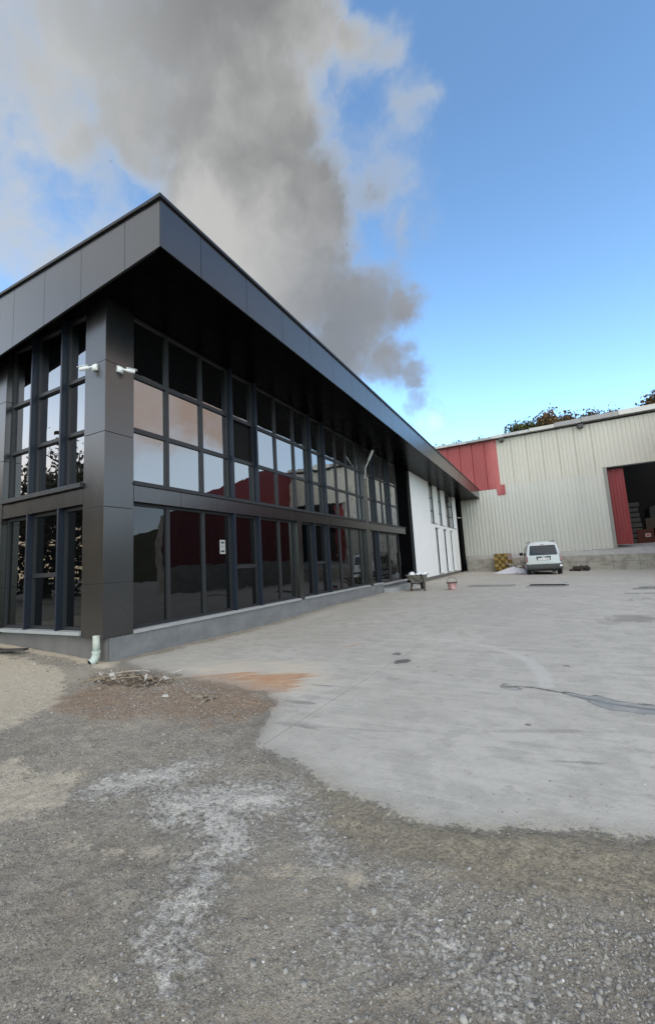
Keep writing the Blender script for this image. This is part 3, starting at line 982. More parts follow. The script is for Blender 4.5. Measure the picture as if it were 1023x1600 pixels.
def frame_x(a, b, z0, z1, trans=(), wl=.035, wr=.035, sash=False):
    """one window on the long side: frame mesh with its panes as children"""
    m = MB()
    d0, d1 = GX - .03, GX + .035
    m.box(d0, d1, a, a + wl, z0, z1)
    m.box(d0, d1, b - wr, b, z0, z1)
    m.box(d0, d1 - .002, a + wl, b - wr, z0, z0 + .05)
    m.box(d0, d1 - .002, a + wl, b - wr, z1 - .045, z1)
    for t in trans:
        m.box(d0, d1 - .002, a + wl, b - wr, t - .037, t + .037)
    w_ = part('window', 'frame', m)
    zs = [z0 + .05] + list(trans) + [z1 - .045]
    for i, (p, q) in enumerate(zip(zs[:-1], zs[1:])):
        lo = p + (.037 if i > 0 else 0); hi = q - (.037 if i < len(zs) - 2 else 0)
        pane(w_, 'X', a + wl, b - wr, lo, hi)
    return w_


def fin_x(y, z0, z1):
    part('mullion_fin', 'fin', MB().box(GX - .03, -.004, y - .026, y + .026, z0, z1))


YM = [.476, 1.21, 2.02, 2.80, 3.625, 4.48, 5.31, 6.06, 6.87, 7.78, 8.57, 9.36]
fins = {2.80, 3.625, 6.06, 6.87}
TR = (3.471, 4.375)
for i, (a, b) in enumerate(zip(YM[:-1], YM[1:])):
    fa, fb = a in fins, b in fins
    a2, b2 = a + (.026 if fa else 0), b - (.026 if fb else 0)
    vent = fa and fb
    # upper storey
    if i == 3:
        # the vent of this bay stands open: no glass in its middle row
        m = MB()
        d0, d1 = GX - .03, GX + .035
        for (p, q, r_, s_) in ((a2, a2 + .035, 2.60, SOF), (b2 - .035, b2, 2.60, SOF), (a2 + .035, b2 - .035, 2.60, 2.65), (a2 + .035, b2 - .035, SOF - .05, SOF),
                               (a2 + .035, b2 - .035, TR[0] - .037, TR[0] + .037), (a2 + .035, b2 - .035, TR[1] - .037, TR[1] + .037)):
            m.box(d0, d1 - (.002 if q - p > .1 else 0), p, q, r_, s_)
        w_ = part('window', 'frame', m)
        pane(w_, 'X', a2 + .035, b2 - .035, 2.65, TR[0] - .037)
        pane(w_, 'X', a2 + .035, b2 - .035, TR[1] + .037, SOF - .05)
        bx('vent_dark_sheet', 'interior', w_, GX - .07, GX - .05, a2 + .035, b2 - .035, TR[0] + .037, TR[1] - .037)  # flat dark sheet standing for the unlit room behind the opening
    else:
        frame_x(a2, b2, 2.60, SOF, TR)
    # ground storey
    if i == 5:
        frame_x(a2, 5.158, .393, 2.304)
    elif i == 6:
        frame_x(5.364, b2, .393, 2.304)
    elif i == 4:
        frame_x(a2, b2, .393, 2.304)
    else:
        frame_x(a2, b2, .393, 2.304, (1.24,) if vent else ())
for f in sorted(fins):
    fin_x(f, 2.60, SOF)
    fin_x(f, .393, 2.304)
frame_x(9.36, 9.698, 2.60, SOF, TR)
frame_x(9.36, 9.698, .393, 2.304)
# bays between the second column and the dark wall
for a, b in ((10.052, 10.86), (10.912, 11.81), (11.81, 12.55), (12.602, 13.74)):
    frame_x(a, b, 2.60, SOF, TR)
for f in (10.886, 12.576):
    fin_x(f, 2.60, SOF)
frame_x(10.052, 10.86, .393, 2.304)
fin_x(10.886, .393, 2.304)
# entrance doors
for a, b in ((10.92, 12.36), (12.40, 13.72)):
    d = MB()
    d.box(GX - .08, GX - .02, a, a + .07, .30, 2.304)
    d.box(GX - .08, GX - .02, b - .07, b, .30, 2.304)
    d.box(GX - .08, GX - .022, a + .07, b - .07, .30, .40)
    d.box(GX - .08, GX - .022, a + .07, b - .07, 2.22, 2.304)
    dr = part('entrance_door', 'frame', d)
    pane(dr, 'X', a + .07, b - .07, .40, 2.22, -.05)
    bx('door_handle', 'steel_dark', dr, GX - .02, GX + .03, b - .14, b - .115, .95, 1.5)
part('threshold', 'tile', MB().box(-.5, .02, 10.945, 13.9, .0, .295))
part('step', 'sill', MB().box(.025, .42, 10.95, 14.1, -.1, .175), bevel=.006)
part('step', 'sill', MB().box(-.3, .13, 10.95, 15.3, .298, .345), bevel=.004)
# dark cladding between the entrance and the white wall
for z0, z1 in ((.2, 2.3), (2.304, SOF)):
    part('dark_panel', 'black', MB().box(-.22, -.09, 13.745, 15.385, z0, z1))

# short side windows
def frame_y(a, b, z0, z1, trans=()):
    m = MB()
    d0, d1 = GY - .035, GY + .03
    m.box(a, a + .035, d0, d1, z0, z1)
    m.box(b - .035, b, d0, d1, z0, z1)
    m.box(a + .035, b - .035, d0 + .002, d1, z0, z0 + .05)
    m.box(a + .035, b - .035, d0 + .002, d1, z1 - .05, z1)
    for t in trans:
        m.box(a + .035, b - .035, d0 + .002, d1, t - .034, t + .034)
        m.box(a + .035, b - .035, d0 - .012, d0 + .002, t - .030, t - .008)
    w_ = part('window', 'frame', m)
    zs = [z0 + .05] + list(trans) + [z1 - .05]
    for i, (p, q) in enumerate(zip(zs[:-1], zs[1:])):
        pane(w_, 'Y', a + .035, b - .035, p + (.034 if i else 0), q - (.034 if i < len(zs) - 2 else 0))


XF = [-.488, -1.115, -1.975, -2.752]
for i, (b, a) in enumerate(zip(XF[:-1], XF[1:])):
    b2 = b - (.02 if i else 0); a2 = a + (.02 if i < 2 else 0)
    frame_y(a2, b2, 2.585, SOF, (3.427, 4.302))
    frame_y(a2, b2, .432, 2.268, (1.265,) if i == 1 else ())
for f in (-1.115, -1.975):
    for z0, z1 in ((2.586, SOF), (.433, 2.268)):
        part('mullion_fin', 'fin', MB().box(f - .02, f + .02, .0, GY + .03, z0, z1))
# wall beyond the left pier
part('dark_panel', 'black', MB().box(-9, -3.31, .02, .21, .385, SOF))

# canopy
part('soffit', 'soffit', MB().box(-.2, 1.452, -.235, 28.9, SOF, SOF + .03))
part('soffit', 'soffit', MB().box(-9.2, -.2, -.235, .5, SOF, SOF + .03))
FX, FY = 1.48, -.265
fas = part('fascia', 'panel_core', MB().box(FX - .05, FX - .012, FY + .03, 28.92, SOF + .005, TOP - .01))
ys = [FY, .452] + [1.495 + 1.062 * k for k in range(26)]
ys = [q for q in ys if q < 28.4] + [28.93]
for a, b in zip(ys[:-1], ys[1:]):
    e = random.uniform(-.0015, .0015)
    m = MB().hexa([(FX - .012, a + .004, SOF), (FX + e, a + (.004 if a > FY else 0), SOF), (FX + e, b - .004, SOF), (FX - .012, b - .004, SOF)],
                  [(FX - .012, a + .004, TOP), (FX - e, a + (.004 if a > FY else 0), TOP), (FX - e, b - .004, TOP), (FX - .012, b - .004, TOP)])
    m.build('fascia_panel', 'panel', fas)
zb = lambda x: SOF - .0835 * (FX - x)
zt = lambda x: TOP + .024 * (FX - x)
xs = [FX, .78, -.20, -1.15, -2.06, -2.98, -3.9, -4.82, -5.74, -6.66, -7.58, -8.5, -9.4]
fas2 = part('fascia', 'panel_core', MB().hexa([(-9.38, FY + .012, zb(-9.38) + .01), (FX - .06, FY + .012, SOF + .006), (FX - .06, FY + .04, SOF + .006), (-9.38, FY + .04, zb(-9.38) + .01)],
                                              [(-9.38, FY + .012, zt(-9.38) - .01), (FX - .06, FY + .012, TOP - .01), (FX - .06, FY + .04, TOP - .01), (-9.38, FY + .04, zt(-9.38) - .01)]))
for a, b in zip(xs[:-1], xs[1:]):
    a_ = a - (.0035 if a < FX else .0125)
    b_ = b + .0035
    MB().hexa([(b_, FY, zb(b_)), (a_, FY, zb(a_)), (a_, FY + .012, zb(a_)), (b_, FY + .012, zb(b_))],
              [(b_, FY, zt(b_)), (a_, FY, zt(a_)), (a_, FY + .012, zt(a_)), (b_, FY + .012, zt(b_))]).build('fascia_panel', 'panel', fas2)
part('coping', 'coping', MB().box(FX - .3, FX + .03, FY - .03, 28.93, TOP + .001, TOP + .05))
part('coping', 'coping', MB().hexa([(-9.4, FY - .03, zt(-9.4) + .001), (FX - .302, FY - .03, zt(FX - .3) + .001), (FX - .302, FY + .3, zt(FX - .3) + .001), (-9.4, FY + .3, zt(-9.4) + .001)],
                                   [(-9.4, FY - .03, zt(-9.4) + .05), (FX - .302, FY - .03, TOP + .05), (FX - .302, FY + .3, TOP + .05), (-9.4, FY + .3, zt(-9.4) + .05)]))

# white end wall with slot windows
OPEN = [(19.05, 20.42, 3.12, SOF), (21.15, 22.5, 3.12, SOF), (23.22, 26.15, 3.12, SOF), (19.90, 20.95, .30, 2.91), (22.05, 23.1, .30, 2.91), (24.05, 25.0, .30, 2.91)]
yb = sorted({15.39, 26.75} | {o[0] for o in OPEN} | {o[1] for o in OPEN})
zbk = sorted({.22, SOF - .002} | {min(o[2], SOF - .002) for o in OPEN} | {min(o[3], SOF - .002) for o in OPEN})
wm = MB()
XO, XI = .05, -.13
def solid(i, j):
    if i < 0 or j < 0 or i >= len(yb) - 1 or j >= len(zbk) - 1: return False
    cy, cz = (yb[i] + yb[i + 1]) / 2, (zbk[j] + zbk[j + 1]) / 2
    return not any(o[0] < cy < o[1] and o[2] < cz < o[3] for o in OPEN)
for i in range(len(yb) - 1):
    for j in range(len(zbk) - 1):
        if not solid(i, j): continue
        a, b, p, q = yb[i], yb[i + 1], zbk[j], zbk[j + 1]
        wm.add([(XO, a, p), (XO, b, p), (XO, b, q), (XO, a, q)], [(0, 1, 2, 3)])
        if not solid(i - 1, j): wm.add([(XO, a, p), (XI, a, p), (XI, a, q), (XO, a, q)], [(0, 1, 2, 3)])
        if not solid(i + 1, j): wm.add([(XO, b, p), (XI, b, p), (XI, b, q), (XO, b, q)], [(0, 1, 2, 3)])
        if not solid(i, j - 1): wm.add([(XO, a, p), (XI, a, p), (XI, b, p), (XO, b, p)], [(0, 1, 2, 3)])
        if not solid(i, j + 1): wm.add([(XO, a, q), (XI, a, q), (XI, b, q), (XO, b, q)], [(0, 1, 2, 3)])
me = bpy.data.meshes.new('white_wall')
me.from_pydata(wm.v, [], wm.f)
bm_ = bmesh.new(); bm_.from_mesh(me)
bmesh.ops.remove_doubles(bm_, verts=bm_.verts, dist=1e-5)
bmesh.ops.recalc_face_normals(bm_, faces=bm_.faces)
# make sure the outer face looks outwards
for f in bm_.faces:
    if abs(f.normal.x) > .9 and f.calc_center_median().x > 0 and f.normal.x < 0:
        f.normal_flip()
bm_.to_mesh(me); bm_.free()
me.materials.append(MT['white_wall'])
ww = link('white_wall', me, show)
part('corner_trim', 'frame', MB().box(-.09, XO + .004, 15.372, 15.388, .2, SOF - .003))
part('plinth', 'tile_left', MB().box(-.3, .03, 15.40, 26.74, -.3, .217))
for k, (a, b, p, q) in enumerate(OPEN):
    q = min(q, SOF - .004)
    m = MB()
    g0, g1 = XI + .0, XI + .05
    for (s_, t_, u_, v_) in ((a, a + .05, p, q), (b - .05, b, p, q), (a + .05, b - .05, p, p + .05), (a + .05, b - .05, q - .05, q)):
        m.box(g0, g1 - (.002 if t_ - s_ > .06 else 0), s_, t_, u_, v_)
    tr = [p + (q - p) * .33, p + (q - p) * .66] if k < 3 else [p + (q - p) * .5]
    vb = [a + (b - a) * .5] if k == 2 else []
    for t in tr: m.box(g0, g1 - .003, a + .05, b - .05, t - .03, t + .03)
    for t in vb: m.box(g0, g1 + .001, t - .03, t + .03, p + .05, q - .05)
    w_ = m.build('window', 'frame', show)
    yy = [a + .05] + vb + [b - .05]; zz = [p + .05] + tr + [q - .05]
    for y0, y1 in zip(yy[:-1], yy[1:]):
        for z0, z1 in zip(zz[:-1], zz[1:]):
            MB().box(XI + .005, XI + .02, y0 + .03 * (y0 > a + .06), y1 - .03 * (y1 < b - .06), z0 + .03 * (z0 > p + .06), z1 - .03 * (z1 < q - .06)).build('glass_pane', 'glass', w_)
    if k < 3 or True:
        bx('window_sill', 'frame', w_, XI + .05, XO + .03, a - .02, b + .02, p - .035, p - .004)
part('dark_panel', 'black', MB().box(-.3, -.02, 26.78, 28.25, -.2, SOF))
part('dark_panel', 'panel_core', MB().box(-.35, -.25, 28.25, 28.92, -.2, SOF))

# downpipe under the corner column
dp = part('drain_pipe', 'pvc', MB().tube([(-.10, -.02, .40), (-.10, -.02, .17)], .047, 14), smooth=False)
dp.data.shade_smooth()
el = [(-.10, -.02, .175)]
for k in range(7):
    a = k / 6 * R(72)
    el.append((-.10 - .02 * k / 6, -.02 - .11 * (1 - math.cos(a)), .15 - .11 * math.sin(a)))
MB().tube(el, .052, 14, cap=False).build('elbow', 'pvc', dp, smooth=True)
MB().tube(el[-2:], .046, 14, cap=True).build('pipe_mouth', 'interior', dp)
MB().tube([(-.10, -.02, .20), (-.10, -.02, .165)], .057, 14).build('collar', 'pvc', dp)


# ------------------------------------------------------------------ security cameras
def cctv(loc, rz, label, aim, small=False):
    t = thing('security_camera', label, 'camera', loc, rz, 'security cameras on the showroom')
    # local: wall plane is y=0, outwards is -y
    MB().box(-.055, .055, -.035, 0, -.055, .06).build('mount_plate', 'cam_white', t, bevel=.008)
    MB().lathe([(.0, -.005), (.048, -.005), (.05, .03), (.042, .055), (0, .06)], (0, -.055, -.01), 14, 'Y').build('ball_joint', 'cam_white', t, smooth=True)
    t.scale = (.85, .85, .85)
    d = Vector(aim).normalized()
    p0 = Vector((0, -.06, 0)); p1 = p0 + d * .07; p2 = p1 + d * .15
    MB().tube([p0, p1], .018, 8).build('arm', 'cam_white', t)
    body = MB().tube([p1, p1 + d * .01, p2 - d * .01, p2], [.022, .033, .033, .03], 12).build('camera_body', 'cam_white', t, smooth=False)
    MB().tube([p2 + d * .001, p2 + d * .004], .024, 12).build('lens', 'lens', body)
    s = d.cross(Vector((0, 0, 1))).normalized() * .036
    u = s.cross(d).normalized() * .034
    MB().hexa([p1 - s + u, p2 + d * .03 - s + u, p2 + d * .03 + s + u, p1 + s + u], [p + u * .15 for p in (p1 - s + u, p2 + d * .03 - s + u, p2 + d * .03 + s + u, p1 + s + u)]).build('sun_hood', 'cam_white', body)
    return t


cctv((-.225, -.001, 4.30), 0, 'white bullet camera on the lit left face of the corner column', (-.85, -.5, -.18))
cctv((.001, .225, 4.30), R(90), 'white bullet camera on the shaded right face of the corner column', (.75, -.6, -.10))
cctv((.0, 27.6, 4.0), R(90), 'tiny white camera on the dark pillar past the white wall', (-.2, -.9, -.2))

# lamp bracket on the second column
lp = thing('wall_lamp', 'pale grey bent lamp arm on the second dark column under the canopy', 'lamp', (.0, 9.86, 4.15))
MB().box(.002, .03, -.05, .05, -.02, .12).build('wall_bracket', 'lamp_metal', lp, bevel=.004)
MB().tube([(.05, 0, .02), (.05, 0, .30), (.07, -.01, .38), (.20, -.02, .60)], .026, 8).build('arm', 'lamp_metal', lp, smooth=True)
MB().tube([(.19, -.02, .58), (.21, -.02, .62), (.38, -.03, .93), (.40, -.03, .96)], [.03, .05, .05, .03], 10).build('lamp_head', 'lamp_metal', lp, smooth=True)

# notice on the glass
NW, NH = .15, .27
nt = thing('paper_notice', 'white paper notice with black print stuck on ground floor glass', 'notice', (GX + .008, 2.47, 1.50))
MB().box(0, .003, 0, NW, 0, NH).build('sheet', 'paper', nt)
for z0, z1, a, b in ((.20, .24, .03, .12), (.03, .07, .025, .125), (.165, .172, .03, .12), (.14, .147, .03, .11), (.115, .122, .03, .12)):
    MB().box(.0035, .0042, a, b, z0, z1).build('printed_block', 'ink', nt)

# ------------------------------------------------------------------ warehouse
WY = 29.
wh = thing('warehouse_building', 'big ribbed metal warehouse in beige with a red corner and open loading door', 'building', (0, 0, 0))


def rib_sheet(x0, x1, z0, z1, mat, y=WY, parent=wh, pitch=.25, h=.034, name='cladding_sheet', ph=0.):
    """vertical trapezoid ribbed sheet facing -Y"""
    prof = [(x0, 0.)]
    k = math.floor(x0 / pitch) - 1
    while k * pitch < x1 + pitch:
        c = k * pitch + ph
        for dx, hh in ((-.05, 0), (-.026, h), (.026, h), (.05, 0)):
            if x0 + .002 < c + dx < x1 - .002: prof.append((c + dx, hh))
        k += 1
    prof.append((x1, 0.))
    m = MB()
    f = [(px, y - hh, z0) for px, hh in prof] + [(px, y - hh, z1) for px, hh in prof]
    n = len(prof)
    m.add(f, [(i, i + 1, n + i + 1, n + i) for i in range(n - 1)])
    b_ = [(x0, y + .02, z0), (x1, y + .02, z0), (x0, y + .02, z1), (x1, y + .02, z1)]
    m.add(b_, [(1, 0, 2, 3)])
    me = bpy.data.meshes.new(name)
    me.from_pydata(m.v, [], m.f)
    me.materials.append(MT[mat])
    return link(name, me, parent)


def sheets(x0, x1, w_, z0, z1, mat, dy=0., zj=0.):
    x = x0
    i = 0
    while x < x1 - .05:
        b = min(x + w_, x1)
        rib_sheet(x, b, z0 + random.uniform(-zj, zj), z1, mat, WY - dy - .003 * (i % 2))
        x = b
        i += 1


sheets(.15, 3.15, 1.0, 1.13, 5.72, 'sheet_low', 0., .012)
sheets(3.15, 9.40, 1.0, 1.13, 6.22, 'sheet_low', 0., .012)
sheets(3.02, 9.40, 1.0, 6.18, 9.66, 'sheet', .008)
sheets(9.40, 15.0, 1.0, 6.52, 9.66, 'sheet', .008)
sheets(.15, 2.74, 1.0, 5.70, 5.975, 'sheet_low', .008)
for k in range(8):
    a = -4.16 + .9 * k
    rib_sheet(a, min(a + .9, 3.02), 5.98, 9.66, 'sheet_red', WY - .016 - .003 * (k % 2), pitch=.18, h=.036, name='red_sheet')
rib_sheet(2.745, 3.31, 5.48, 6.24, 'sheet_red', WY - .036, pitch=.1125, h=.022, name='red_sheet')
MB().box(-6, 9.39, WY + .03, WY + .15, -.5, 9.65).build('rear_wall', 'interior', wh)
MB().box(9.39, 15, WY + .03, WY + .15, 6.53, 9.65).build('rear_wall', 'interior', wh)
# corner post / downpipe at the left end of the sheets
MB().box(.08, .17, WY - .07, WY + .02, .0, 5.98).build('edge_trim', 'sheet', wh)
MB().tube([(.42, WY - .12, .02), (.42, WY - .12, .75), (.30, WY - .10, .78)], .035, 8).build('drain_pipe', 'steel_dark', wh)
# roof and eave flashing
MB().hexa([(-6, WY - .2, 9.70), (15, WY - .2, 9.78), (15, WY + 16, 10.8), (-6, WY + 16, 10.8)], [(-6, WY - .2, 9.74), (15, WY - .2, 9.82), (15, WY + 16, 10.9), (-6, WY + 16, 10.9)]).build('roof', 'roof', wh)
segs = [(-5.5, -2.0, 9.66, 9.85, 0), (-1.98, -.45, 9.66, 9.86, 1), (-.43, .95, 9.66, 9.86, 0), (.97, 2.75, 9.67, 9.86, 2), (2.77, 3.6, 9.68, 9.92, 1), (3.62, 5.3, 9.70, 9.93, 0), (5.32, 6.9, 9.72, 9.98, 1), (6.92, 8.5, 9.74, 10.06, 2),
        (8.52, 10.6, 9.76, 10.10, 2), (10.62, 12.9, 9.78, 10.13, 1), (12.92, 15.1, 9.80, 10.15, 2)]
for i, (a, b, p, q, mt) in enumerate(segs):
    t = random.uniform(-.02, .03)
    MB().hexa([(a, WY - .42, p + .02), (b, WY - .42 + t, p + .02), (b, WY - .15, p), (a, WY - .15, p)], [(a, WY - .40, q), (b, WY - .40 + t, q + t * .6), (b, WY - .1, q + .03), (a, WY - .1, q + .03)]).build('eave_flashing', ('galv', 'galv_light', 'galv')[mt] if mt != 2 else 'roof', wh)
for xx in (3.42, 8.45):
    MB().box(xx - .16, xx + .16, WY - .40, WY - .06, 9.42, 9.66).build('rain_head', 'steel_dark', wh)
# loading door: jamb, leaf, track
MB().box(9.40, 9.60, WY - .04, WY + .30, 1.1, 6.50).build('door_jamb', 'jamb', wh)
MB().box(9.38, 15, WY - .02, WY + .2, 6.46, 6.53).build('door_track', 'steel_dark', wh)
leaf = rib_sheet(9.64, 10.55, 1.36, 6.42, 'sheet_red_door_shaded', WY + .38, pitch=.18, h=.03, name='door_leaf')
MB().box(9.64, 10.55, WY + .401, WY + .43, 1.36, 6.42).build('leaf_back', 'steel_dark', leaf)
MB().box(9.64, 10.55, WY + .34, WY + .43, 1.33, 1.358).build('bottom_rail', 'jamb', leaf)
# inside of the hall
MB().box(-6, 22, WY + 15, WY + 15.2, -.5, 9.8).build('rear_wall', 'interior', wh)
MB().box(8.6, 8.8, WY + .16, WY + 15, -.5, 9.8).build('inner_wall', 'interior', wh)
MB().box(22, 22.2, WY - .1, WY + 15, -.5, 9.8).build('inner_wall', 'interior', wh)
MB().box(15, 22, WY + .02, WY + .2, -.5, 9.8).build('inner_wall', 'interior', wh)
# dock: sloping apron and stained blocks along its face
DZ = lambda x: .84 - .018 * (x - 5)
SZ = lambda x: 1.15 - .006 * (x - 5)
MB().hexa([(.25, 28.32, -.6), (15, 28.32, -.6), (15, WY + .03, -.6), (.25, WY + .03, -.6)],
          [(.25, 28.32, DZ(.25) - .02), (15, 28.32, DZ(15) - .02), (15, WY + .03, SZ(15)), (.25, WY + .03, SZ(.25))]).build('dock_apron', 'dock_top', wh)
MB().hexa([(8.8, WY + .03, .3), (15, WY + .03, .3), (15, WY + 15, .3), (8.8, WY + 15, .3)], [(8.8, WY + .03, SZ(9)), (15, WY + .03, SZ(15)), (15, WY + 2.2, 1.40), (8.8, WY + 2.2, 1.36)]).build('hall_ramp', 'dock_top', wh)
MB().box(8.8, 22, WY + 2.2, WY + 15, .3, 1.36).build('hall_floor', 'dock_top', wh)
x = .25
ii = 0
while x < 14.9:
    b = min(x + random.choice((1.1, 1.25, 1.4)), 15)
    zc = (float(gz((x + b) / 2, 28.3)) - .1, .40 - .02 * (x - 5), DZ((x + b) / 2))
    for p, q in ((zc[0], zc[1]), (zc[1], zc[2])):
        dd = random.uniform(0, .022)
        MB().box(x + .006, b - .006, 28.20 - dd, 28.32, p + .005, q - .005).build('dock_block', 'old_concrete', wh, bevel=.012)
    x = b
# red wing at right angles on the far side of the yard (seen mirrored in the showroom glass)
rw = thing('red_warehouse', 'red ribbed metal shed wall facing the showroom glass', 'building', (14.74, 20, 0))
rw.location = (0, 0, 0)
RT = [(14.0, 4.75), (17.6, 6.5), (19.9, 7.3), (21.8, 8.2), (24.4, 9.35), (25.2, 9.35), (28.9, 9.85)]
def rtop(y):
    for (a, p), (b, q) in zip(RT[:-1], RT[1:]):
        if a <= y <= b: return p + (q - p) * (y - a) / (b - a)
    return RT[-1][1]
y = 14.0
while y < 28.8:
    b = min(y + .9, 28.95)
    prof = []
    k = 0
    while y + k * .15 < b - .01:
        c = y + k * .15
        prof += [(c, 0), (c + .08, 0), (c + .10, .025), (c + .13, .025)]
        k += 1
    prof = [p for p in prof if p[0] < b] + [(b, 0)]
    n = len(prof)
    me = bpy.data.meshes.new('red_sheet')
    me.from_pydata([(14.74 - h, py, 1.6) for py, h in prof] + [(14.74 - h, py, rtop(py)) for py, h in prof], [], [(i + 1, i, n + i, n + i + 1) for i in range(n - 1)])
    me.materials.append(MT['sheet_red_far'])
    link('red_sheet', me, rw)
    y = b
MB().box(14.76, 15.4, 14, 28.95, -.6, 4.7).build('base_wall', 'old_concrete', rw)
MB().box(14.55, 14.75, 14, 28.95, -.6, 1.62).build('base_wall', 'old_concrete', rw)

# goods inside the hall
def box_thing(name, label, cat, x0, x1, y0, y1, z0, z1, mat, group=None):
    t = thing(name, label, cat, ((x0 + x1) / 2, (y0 + y1) / 2, z0), 0, group)
    w2, d2, h = (x1 - x0) / 2, (y1 - y0) / 2, z1 - z0
    MB().box(-w2, w2, -d2, d2, 0, h).build('carton', mat, t, bevel=.012)
    return t, w2, d2, h


FL = 1.365
t, w2, d2, h = box_thing('cardboard_box', 'dark red carton with a small white label inside the loading door', 'box', 11.15, 12.1, 31.6, 32.4, FL, FL + .95, 'box_red')
MB().box(-.02, .28, -d2 - .006, -d2 - .001, .42, .66).build('label', 'paper', t)
MB().box(.04, .22, -d2 - .009, -d2 - .0065, .48, .60).build('printed_block', 'notice_red', t)
box_thing('cardboard_box', 'plain dark red carton beside the labelled one in the hall', 'box', 12.2, 13.1, 31.5, 32.3, FL, FL + 1.0, 'box_red')
box_thing('cardboard_box', 'upright tan carton standing behind the red cartons in the hall', 'box', 11.9, 12.5, 32.6, 33.2, FL, FL + 1.75, 'box_tan')
st = thing('sack_stack', 'tall stack of pale sacks just behind the red door leaf', 'stack', (10.95, 32.2, FL))
for k in range(8):
    MB().box(-.6 + random.uniform(-.05, .05), .55 + random.uniform(-.05, .05), -.5, .5, .02 + k * .36, .34 + k * .36).build('sack', 'wrap', st, bevel=.08)
pg = thing('wrapped_load', 'huge pale wrapped load in the dark at the back of the hall', 'load', (14.0, 35, FL))
MB().hexa([(-1.6, -1, 0), (1.6, -1, 0), (1.6, 1, 0), (-1.6, 1, 0)], [(-1.5, -.9, 2.6), (1.5, -.9, 3.6), (1.5, .9, 3.6), (-1.5, .9, 2.6)]).build('wrapping', 'wrap', pg, bevel=.1)


